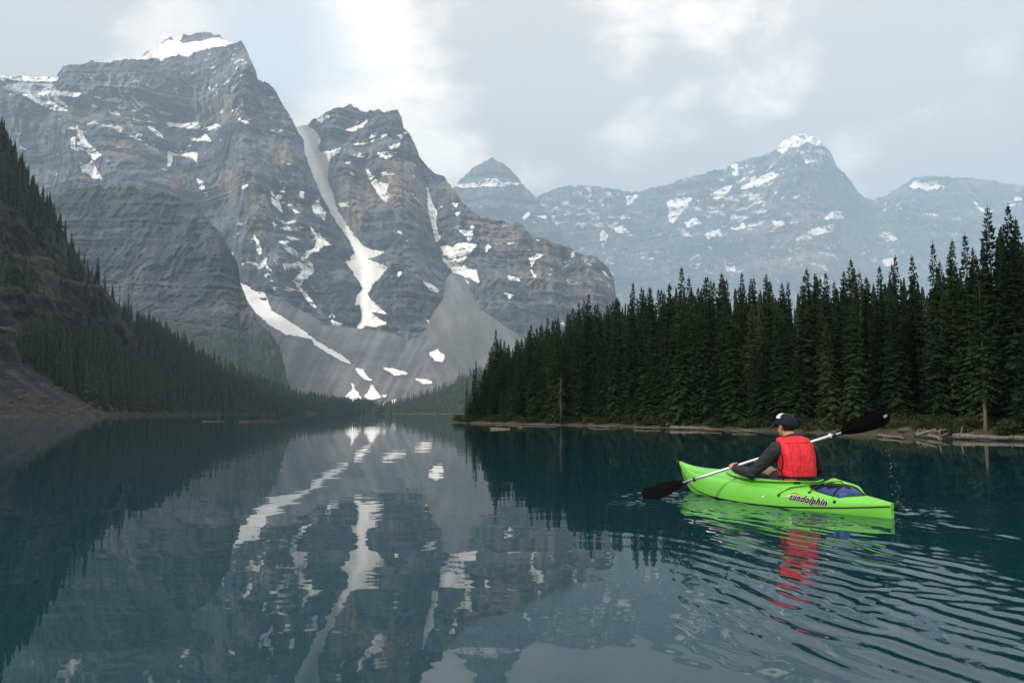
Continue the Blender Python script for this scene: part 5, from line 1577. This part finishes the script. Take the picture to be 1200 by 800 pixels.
def paddler():
    root = empty('person', tuple(kw_world((-0.43, 0, 0.06)))); root.rotation_euler[2] = YAW
    tag(root, 'paddler in red life vest, grey sleeves and navy cap, seen from behind', 'person')
    OFF = np.array([-0.43, 0, 0.06])
    segs = []          # (verts, faces, tag, p0, p1, radius)
    def limb(p0, r0, p1, r1, tg, **k):
        segs.append((capsule(p0, r0, p1, r1, **k), tg, np.asarray(p0, float), np.asarray(p1, float), (r0 + r1) / 2))
    A = np.array
    SH_L, SH_R = A([-0.335, 0.175, 0.555]), A([-0.435, -0.175, 0.545])
    EL_L, EL_R = A([-0.115, 0.315, 0.300]), A([-0.315, -0.375, 0.335])
    GL, GR = on_shaft(0.385), on_shaft(0.575)
    hl, WR_L = hand(GL, PD, A([-0.55, 0.45, 0.75]), A([1.0, 0.2, 0.2]), 1)
    hr, WR_R = hand(GR, PD, A([-0.75, -0.2, 0.55]), A([1.0, 0.0, 0.3]), -1)
    # torso
    limb((-0.43, 0.0, 0.17), 0.145, (-0.42, 0.0, 0.30), 0.135, 'j', n=20)
    limb((-0.43, 0.07, 0.15), 0.11, (-0.43, -0.07, 0.15), 0.11, 'd', n=18)
    limb((-0.42, 0.05, 0.32), 0.115, (-0.395, 0.075, 0.50), 0.105, 'j', n=18)
    limb((-0.42, -0.05, 0.32), 0.115, (-0.415, -0.085, 0.50), 0.105, 'j', n=18)
    limb(SH_L + A([-0.02, -0.06, -0.0]), 0.075, SH_R + A([0.0, 0.06, 0.0]), 0.075, 'j', n=16)
    limb((-0.375, 0.0, 0.57), 0.085, (-0.345, 0.005, 0.655), 0.062, 'j', n=16)
    limb((-0.350, 0.005, 0.64), 0.060, (-0.315, 0.012, 0.735), 0.056, 's', n=16)
    # arms
    limb(SH_L, 0.078, (SH_L + EL_L) / 2, 0.068, 'j', n=16); limb((SH_L + EL_L) / 2, 0.068, EL_L, 0.055, 'j', n=16)
    fl = WR_L - EL_L
    limb(EL_L, 0.055, EL_L + fl * 0.4, 0.051, 'j', n=16); limb(EL_L + fl * 0.4, 0.051, WR_L - fl * 0.03, 0.036, 'j', n=16)
    limb(WR_L - fl * 0.02, 0.029, WR_L + fl / np.linalg.norm(fl) * 0.02, 0.025, 's', n=12)
    limb(SH_R, 0.078, (SH_R + EL_R) / 2, 0.070, 'j', n=16); limb((SH_R + EL_R) / 2, 0.070, EL_R, 0.056, 'j', n=16)
    fr = WR_R - EL_R
    limb(EL_R, 0.056, EL_R + fr * 0.4, 0.051, 'j', n=16); limb(EL_R + fr * 0.4, 0.051, WR_R - fr * 0.03, 0.036, 'j', n=16)
    limb(WR_R - fr * 0.02, 0.029, WR_R + fr / np.linalg.norm(fr) * 0.02, 0.025, 's', n=12)
    for c in hl + hr: segs.append((c, 's', c[0].mean(0), c[0].mean(0), 0.012))
    # legs
    for sg in (1, -1):
        limb((-0.42, 0.10 * sg, 0.13), 0.095, (0.02, 0.14 * sg, 0.235), 0.076, 'd', n=16)
        limb((0.02, 0.14 * sg, 0.235), 0.074, (0.17, 0.155 * sg, 0.285), 0.066, 't', n=16)
        limb((0.17, 0.155 * sg, 0.285), 0.066, (0.58, 0.12 * sg, 0.075), 0.044, 't', n=14)
        limb((0.57, 0.12 * sg, 0.06), 0.045, (0.66, 0.12 * sg, 0.17), 0.036, 'h', n=12)
    # head: skull, jaw, nose, ears, brow
    yaw = 0.10; pit = 0.05
    cy, sy = math.cos(yaw), math.sin(yaw)
    HC = A([-0.300, 0.015, 0.798])
    def hp(x, y, z): return HC + A([x * cy - y * sy, x * sy + y * cy, z])
    def hell(c, r, tg):
        v, f = ellipsoid((0, 0, 0), r)
        v = np.stack([v[:, 0] * cy - v[:, 1] * sy, v[:, 0] * sy + v[:, 1] * cy, v[:, 2]], -1) + hp(*c)
        segs.append(((v, f), tg, hp(*c), hp(*c), max(r) * 0.8))
    hell((-0.005, 0, 0.020), (0.098, 0.076, 0.094), 's')
    hell((0.028, 0, -0.050), (0.066, 0.056, 0.060), 's')
    hell((0.055, 0, -0.090), (0.030, 0.034, 0.022), 's')
    hell((0.100, 0, -0.022), (0.020, 0.013, 0.018), 's')
    hell((0.088, 0, 0.005), (0.014, 0.009, 0.026), 's')
    hell((0.086, 0, -0.060), (0.010, 0.022, 0.006), 's')
    hell((0.086, 0, -0.072), (0.010, 0.019, 0.007), 's')
    for sg in (1, -1):
        hell((-0.002, 0.078 * sg, -0.012), (0.020, 0.010, 0.032), 's')
        hell((0.080, 0.032 * sg, 0.022), (0.014, 0.022, 0.008), 's')
    # one continuous skin from all the pieces
    V, F = join([c[0] for c in segs])
    me = mesh_np('body', V - OFF, F, None)
    o = obj('body', me, root)
    md = o.modifiers.new('remesh', 'REMESH'); md.mode = 'VOXEL'; md.voxel_size = 0.0058; md.use_smooth_shade = True
    m2 = o.modifiers.new('smooth', 'SMOOTH'); m2.factor = 0.5; m2.iterations = 3
    bpy.context.view_layer.update()
    dg = bpy.context.evaluated_depsgraph_get()
    nm = bpy.data.meshes.new_from_object(o.evaluated_get(dg))
    o.modifiers.clear(); o.data = nm; nm.name = 'body'
    n = len(nm.vertices)
    co = np.empty(n * 3, np.float32); nm.vertices.foreach_get('co', co); co = co.reshape(-1, 3) + OFF
    best = np.full(n, 9.0); which = np.zeros(n, int)
    code = {'s': 0, 'j': 1, 't': 2, 'h': 3, 'd': 4}
    for (c, tg, p0, p1, r) in segs:
        e = p1 - p0; L2 = e @ e
        tt = np.clip(((co - p0) @ e) / L2, 0, 1) if L2 > 1e-9 else np.zeros(n)
        d = np.linalg.norm(co - p0 - tt[:, None] * e, axis=1) - r
        m = d < best; best[m] = d[m]; which[m] = code[tg]
    for mt in (MAT_SKIN, MAT_JACKET, MAT_TROUSER, MAT_BLACK, MAT_SHORTS): nm.materials.append(mt)
    nf = len(nm.polygons); ls = np.empty(nf, np.int32); nm.polygons.foreach_get('loop_start', ls)
    vi = np.empty(len(nm.loops), np.int32); nm.loops.foreach_get('vertex_index', vi)
    nm.polygons.foreach_set('material_index', which[vi[ls]].astype(np.int32))
    nm.polygons.foreach_set('use_smooth', np.ones(nf, bool))
    # cloth wrinkles on the sleeves
    nm.update()
    nv = np.empty(n * 3, np.float32); nm.vertices.foreach_get('normal', nv); nv = nv.reshape(-1, 3)
    wr = ridged(np.stack([co[:, 0] * 13, co[:, 1] * 13, co[:, 2] * 20], -1), 3, 0.55)
    co2 = co + nv * (np.where(which == 1, 0.0075, np.where(which == 2, 0.004, 0.0)) * (wr - 0.3))[:, None]
    nm.vertices.foreach_set('co', (co2 - OFF).astype(np.float32).ravel()); nm.update()
    # eyes
    for sg in (1, -1):
        v, f = ellipsoid(hp(0.083, 0.032 * sg, 0.004) - OFF, (0.009, 0.012, 0.008), 8)
        obj('eye', mesh_np('eye', v, f, MAT_INK), root)
    # hair below the cap
    t_ = np.linspace(-2.15, 2.15, 33); zz = np.linspace(-0.098, 0.05, 9)
    T, Z = np.meshgrid(t_, zz)
    k = 1.055 - 0.10 * sstep(-0.02, -0.07, Z)
    hx = -0.005 - 0.098 * k * np.cos(T) * np.sqrt(np.maximum(0.1, 1 - ((Z - 0.02) / 0.115) ** 2)); hy = 0.077 * k * np.sin(T) * np.sqrt(np.maximum(0.1, 1 - ((Z - 0.02) / 0.125) ** 2))
    low = np.where(np.abs(T) > 1.35, np.maximum(Z, -0.015), Z)
    pts = np.stack([hx, hy, low], -1).reshape(-1, 3)
    pts = np.array([hp(*q) for q in pts]) - OFF
    hair = obj('hair', mesh_np('hair', pts, grid_faces(33, 9), MAT_HAIR), root)
    so = hair.modifiers.new('thick', 'SOLIDIFY'); so.thickness = 0.012; so.offset = 1.0
    # cap: crown, peak, white front panel, button
    t_ = np.linspace(0, math.pi / 2, 14); a = np.linspace(0, 2 * math.pi, 40, endpoint=False)
    T, A2 = np.meshgrid(t_, a, indexing='ij')
    rx = 0.118 + 0.004 * np.cos(A2); ry = 0.098
    cx = -0.006 + rx * np.cos(T) ** 0.62 * np.cos(A2); cyy = ry * np.cos(T) ** 0.62 * np.sin(A2)
    cz = 0.004 + 0.114 * np.sin(T) ** 0.95 + 0.012 * np.cos(A2) * np.cos(T)
    pts = np.array([hp(*q) for q in np.stack([cx, cyy, cz], -1).reshape(-1, 3)]) - OFF
    cap = obj('cap', mesh_np('cap', pts, grid_faces(40, 14, wrap=True), MAT_NAVY), root)
    a = np.linspace(-1.05, 1.05, 21); q = np.linspace(0, 1, 7)
    Q, A2 = np.meshgrid(q, a, indexing='ij')
    bx = 0.085 * np.cos(A2 * 0.9) + 0.02 + Q * 0.082 * np.cos(A2) ** 0.6; by = 0.089 * np.sin(A2) * (1 + 0.05 * Q); bz = 0.016 - 0.030 * Q - 0.022 * (np.abs(A2) / 1.05) ** 2 * (0.4 + 0.6 * Q)
    pts = np.array([hp(*w) for w in np.stack([bx, by, bz], -1).reshape(-1, 3)]) - OFF
    pk = obj('peak', mesh_np('cap_peak', pts, grid_faces(21, 7), MAT_NAVY), cap)
    so = pk.modifiers.new('thick', 'SOLIDIFY'); so.thickness = 0.005
    T, A2 = np.meshgrid(np.linspace(0.55, 1.50, 10), np.linspace(-0.6, 1.55, 14), indexing='ij')
    edge = 1.0
    rx = 0.1215; ry = 0.1015
    pts = np.stack([-0.006 + rx * np.cos(T) ** 0.62 * np.cos(A2), ry * np.cos(T) ** 0.62 * np.sin(A2), 0.006 + 0.1155 * np.sin(T) ** 0.95 + 0.012 * np.cos(A2) * np.cos(T)], -1).reshape(-1, 3)
    obj('cap_patch', mesh_np('cap_patch', np.array([hp(*w) for w in pts]) - OFF, grid_faces(14, 10), MAT_WHITE), cap)
    v, f = ellipsoid(hp(-0.006, 0, 0.119) - OFF, (0.009, 0.009, 0.005), 8); obj('cap_button', mesh_np('cap_button', v, f, MAT_NAVY), cap)
    # life vest: padded shell round the trunk
    rows = [(0.205, 0.135, 0.123, -0.425, 0.0), (0.222, 0.162, 0.147, -0.425, 0.0), (0.27, 0.169, 0.157, -0.424, 0.0), (0.34, 0.175, 0.162, -0.420, 0.0), (0.42, 0.179, 0.163, -0.414, 0.0), (0.49, 0.182, 0.160, -0.408, 0.0), (0.55, 0.182, 0.152, -0.400, 0.0), (0.605, 0.178, 0.139, -0.390, 0.0), (0.650, 0.167, 0.120, -0.380, 0.0), (0.680, 0.157, 0.101, -0.370, 0.0), (0.694, 0.119, 0.085, -0.362, 0.0), (0.676, 0.091, 0.072, -0.358, 0.0)]
    a = np.linspace(0, 2 * math.pi, 56, endpoint=False); ty = -0.24
    ring = []
    for (z, wy, wx, cx_, _) in rows:
        c, s_ = np.cos(a), np.sin(a)
        x = wx * np.sign(c) * np.abs(c) ** 0.80; y = wy * np.sign(s_) * np.abs(s_) ** 0.62
        zz = z - 0.020 * np.abs(y / wy) ** 2 * sstep(0.58, 0.66, z)
        pinch = 1 - 0.030 * math.exp(-((z - 0.285) / 0.022) ** 2)
        x, y = x * pinch, y * pinch
        ring.append(np.stack([cx_ + x * math.cos(ty) - y * math.sin(ty), x * math.sin(ty) + y * math.cos(ty), zz + 0 * x], -1))
    V = np.concatenate(ring); V[:, :2] += 0.010 * np.stack([fbm(V * np.array([8, 8, 14]), 3), fbm(V * np.array([8, 8, 14]) + 5, 3)], -1)
    vest = obj('life_vest', mesh_np('life_vest', V - OFF, grid_faces(56, len(rows), wrap=True), MAT_VEST), root)
    def band(z, h, grow, nm, mat):
        rr = []
        for dz in (-h / 2, h / 2):
            wy = np.interp(z + dz, [r_[0] for r_ in rows[:10]], [r_[1] for r_ in rows[:10]]) * 0.97 + grow; wx = np.interp(z + dz, [r_[0] for r_ in rows[:10]], [r_[2] for r_ in rows[:10]]) * 0.97 + grow
            cx_ = np.interp(z + dz, [r_[0] for r_ in rows[:10]], [r_[3] for r_ in rows[:10]])
            c, s_ = np.cos(a), np.sin(a); x = wx * np.sign(c) * np.abs(c) ** 0.80; y = wy * np.sign(s_) * np.abs(s_) ** 0.62
            rr.append(np.stack([cx_ + x * math.cos(ty) - y * math.sin(ty), x * math.sin(ty) + y * math.cos(ty), z + dz + 0 * x], -1))
        b = obj(nm, mesh_np(nm, np.concatenate(rr) - OFF, grid_faces(56, 2, wrap=True), mat), vest)
        so = b.modifiers.new('thick', 'SOLIDIFY'); so.thickness = 0.004; so.offset = 1
    band(0.285, 0.022, 0.006, 'waist_strap', MAT_INK)
    # stitched seams, armhole binding, side straps
    def vp(z, ang, grow=0.004):
        zs = [r_[0] for r_ in rows[:11]]
        wy = np.interp(z, zs, [r_[1] for r_ in rows[:11]]) + grow; wx = np.interp(z, zs, [r_[2] for r_ in rows[:11]]) + grow; cx_ = np.interp(z, zs, [r_[3] for r_ in rows[:11]])
        c, s_ = math.cos(ang), math.sin(ang)
        x = wx * np.sign(c) * abs(c) ** 0.80; y = wy * np.sign(s_) * abs(s_) ** 0.62
        zz = z - 0.020 * abs(y / wy) ** 2 * sstep(0.58, 0.66, z)
        return np.array([cx_ + x * math.cos(ty) - y * math.sin(ty), x * math.sin(ty) + y * math.cos(ty), zz]) - OFF
    MAT_SEAM = simple_mat('vest_seam', (0.30, 0.008, 0.014), 0.7, 0.2, 0.1)
    for an in (math.pi - 0.55, math.pi + 0.55):
        pth = [vp(z, an, -0.001) for z in np.linspace(0.225, 0.66, 16)]
        v, f = tube(pth, [0.0035] * 16, 5, False); obj('seam', mesh_np('vest_seam', v, f, MAT_SEAM), vest)
    pth = [vp(0.625, an, -0.001) for an in np.linspace(math.pi - 1.0, math.pi + 1.0, 16)]
    v, f = tube(pth, [0.0035] * 16, 5, False); obj('seam', mesh_np('vest_seam', v, f, MAT_SEAM), vest)
    for sg in (1, -1):
        loop_ = [vp(0.47 + 0.125 * math.sin(q), sg * (math.pi / 2 + 0.30 * math.cos(q)), 0.002) for q in np.linspace(0, 2 * math.pi, 24)]
        v, f = tube(loop_, [0.008] * 24, 6, False); obj('armhole_binding', mesh_np('armhole_binding', v, f, MAT_INK), vest)
        pth = [vp(z, sg * (math.pi / 2 + 0.12), 0.003) for z in np.linspace(0.23, 0.34, 6)]
        v, f = tube(pth, [0.009] * 6, 6); obj('side_strap', mesh_np('side_strap', v, f, MAT_INK), vest)
    return root
PERSON = paddler()

# ------------------------------------------------------------------ paddle
def paddle():
    root = empty('paddle', tuple(kw_world(on_shaft(0.5)))); root.rotation_euler[2] = YAW
    tag(root, 'double-bladed kayak paddle with silver shaft and black blades', 'paddle')
    C0 = on_shaft(0.5)
    f0, f1 = 0.195, 0.790
    v, f = tube([on_shaft(t_) - C0 for t_ in np.linspace(f0 - 0.02, f1 + 0.02, 6)], [0.0155] * 6, 14); obj('shaft', mesh_np('shaft', v, f, MAT_ALU), root)
    for t_ in (f0 + 0.025, f1 - 0.022, f1 - 0.005):
        v, f = tube([on_shaft(t_ - 0.004) - C0, on_shaft(t_ + 0.004) - C0], [0.024, 0.026], 14); obj('drip_ring', mesh_np('drip_ring', v, f, MAT_BLACK if t_ != f1 - 0.022 else MAT_WHITE), root)
    cam_k = to_k(np.array([0, 0, CAM_H]))
    for tip, sgn in ((0.0, -1), (1.0, 1)):
        t0 = on_shaft(f0 if sgn < 0 else f1); t1 = on_shaft(tip); ax = (t1 - t0); L = float(np.linalg.norm(ax)); ax = ax / L
        view = t0 - cam_k; view /= np.linalg.norm(view)
        wdir = np.cross(ax, view); wdir /= np.linalg.norm(wdir)
        if wdir[2] < 0: wdir = -wdir
        tilt = 0.25 if sgn > 0 else 0.55
        nrm = np.cross(ax, wdir)
        wd = wdir * math.cos(tilt) + nrm * math.sin(tilt); nr = np.cross(ax, wd)
        u = np.linspace(0, 1, 30)
        hi = np.interp(u, [0, 0.1, 0.25, 0.45, 0.7, 0.92, 0.985, 1.0], [0.018, 0.028, 0.062, 0.088, 0.098, 0.098, 0.088, 0.060])
        lo = -np.interp(u, [0, 0.1, 0.25, 0.45, 0.7, 0.88, 0.96, 1.0], [0.018, 0.024, 0.050, 0.075, 0.086, 0.078, 0.056, 0.020])
        s_ = np.linspace(0, 1, 13)
        rows_f, rows_b = [], []
        for i in range(30):
            wv = lo[i] + (hi[i] - lo[i]) * s_
            rib = 0.011 * np.exp(-(wv / 0.016) ** 2) * (1 - 0.75 * u[i]) + 0.004 * np.exp(-((wv - 0.052) / 0.006) ** 2) * (u[i] > .25) + 0.004 * np.exp(-((wv + 0.042) / 0.006) ** 2) * (u[i] > .25)
            curve = 0.035 * u[i] ** 2 + 1.6 * wv ** 2
            c = t0 + ax * (L * u[i]) - C0
            base = c[None] + wd[None] * wv[:, None] + nr[None] * (curve[:, None] * -sgn)
            th = 0.004 + rib
            rows_f.append(base + nr * th[:, None]); rows_b.append(base - nr * th[:, None])
        Fv = np.array(rows_f).reshape(-1, 3); Bv = np.array(rows_b).reshape(-1, 3); n = len(Fv)
        G = grid_faces(13, 30)
        edge = []
        per = [i for i in range(13)] + [r_ * 13 + 12 for r_ in range(1, 30)] + [29 * 13 + i for i in range(11, -1, -1)] + [r_ * 13 for r_ in range(28, 0, -1)]
        for p, q in zip(per, per[1:] + per[:1]): edge.append((p, q, q + n, p + n))
        bl = obj('blade', mesh_np('blade', np.concatenate([Fv, Bv]), np.concatenate([G, G[:, ::-1] + n, np.array(edge)]), MAT_BLADE), root)
        if sgn > 0:
            lab = []
            face = np.array(rows_b) if (nr @ view) > 0 else np.array(rows_f)
            dirn = -nr if (nr @ view) > 0 else nr
            sub = face[26:29, 5:8] + dirn * 0.004
            obj('label', mesh_np('blade_label', sub.reshape(-1, 3), grid_faces(3, 3), simple_mat('label_grey', (0.28, 0.29, 0.32), 0.5)), bl)
paddle()

# ------------------------------------------------------------------ drops falling off the raised blade, foam flecks
def drops():
    m, t, b, out = new_mat('water_drop')
    b.inputs['Base Color'].default_value = c4((0.75, 0.78, 0.80)); b.inputs['Roughness'].default_value = 0.05
    b.inputs['Transmission Weight'].default_value = 0.6; b.inputs['IOR'].default_value = 1.33
    rd = random.Random(9); parts = []
    tip = PR_W
    for k in range(34):
        f = rd.random() ** 0.8
        px = 1038 + 12 * f + rd.gauss(0, 3.0) + (8 if rd.random() < 0.4 else 0) * f; py = 500 + 88 * f + rd.gauss(0, 3)
        p = at(px, min(py, 590), 8.33 + rd.gauss(0, 0.04))
        if p[2] < 0.01: continue
        r = rd.uniform(0.0015, 0.0042)
        v, fc = ellipsoid((0, 0, 0), (r, r, r * rd.uniform(1.0, 1.8)), 5)
        parts.append((v + p, fc))
    o = obj('water_drops', mesh_np('water_drops', *join(parts), m)); tag(o, 'drops of water falling from the raised paddle blade', None, None, 'stuff')
drops()

# ================================================================== HAZE
def haze():
    x0, x1, y0, y1, z0, z1 = -9000, 9000, -3200, 9500, -1.5, 2750
    v = [(x, y, z) for z in (z0, z1) for y in (y0, y1) for x in (x0, x1)]
    f = [(0, 2, 3, 1), (4, 5, 7, 6), (0, 1, 5, 4), (2, 6, 7, 3), (0, 4, 6, 2), (1, 3, 7, 5)]
    me = mesh_np('haze', np.array(v), np.array(f), None, smooth=False)
    m = bpy.data.materials.new('haze_air'); m.use_nodes = True; m.node_tree.nodes.clear()
    t = NT(m.node_tree)
    out = t.n('ShaderNodeOutputMaterial')
    pv = t.n('ShaderNodeVolumePrincipled')
    pv.inputs['Color'].default_value = c4(HAZE_COL)
    pv.inputs['Density'].default_value = HAZE_DENS
    pv.inputs['Anisotropy'].default_value = 0.0
    t.set(out.inputs['Volume'], pv.outputs[0])
    me.materials.append(m)
    o = obj('haze', me)
    tag(o, 'thin blue haze filling the valley air', None, None, 'stuff')
HAZE_COL = (0.50, 0.735, 1.0)
HAZE_DENS = 1.8e-4
haze()
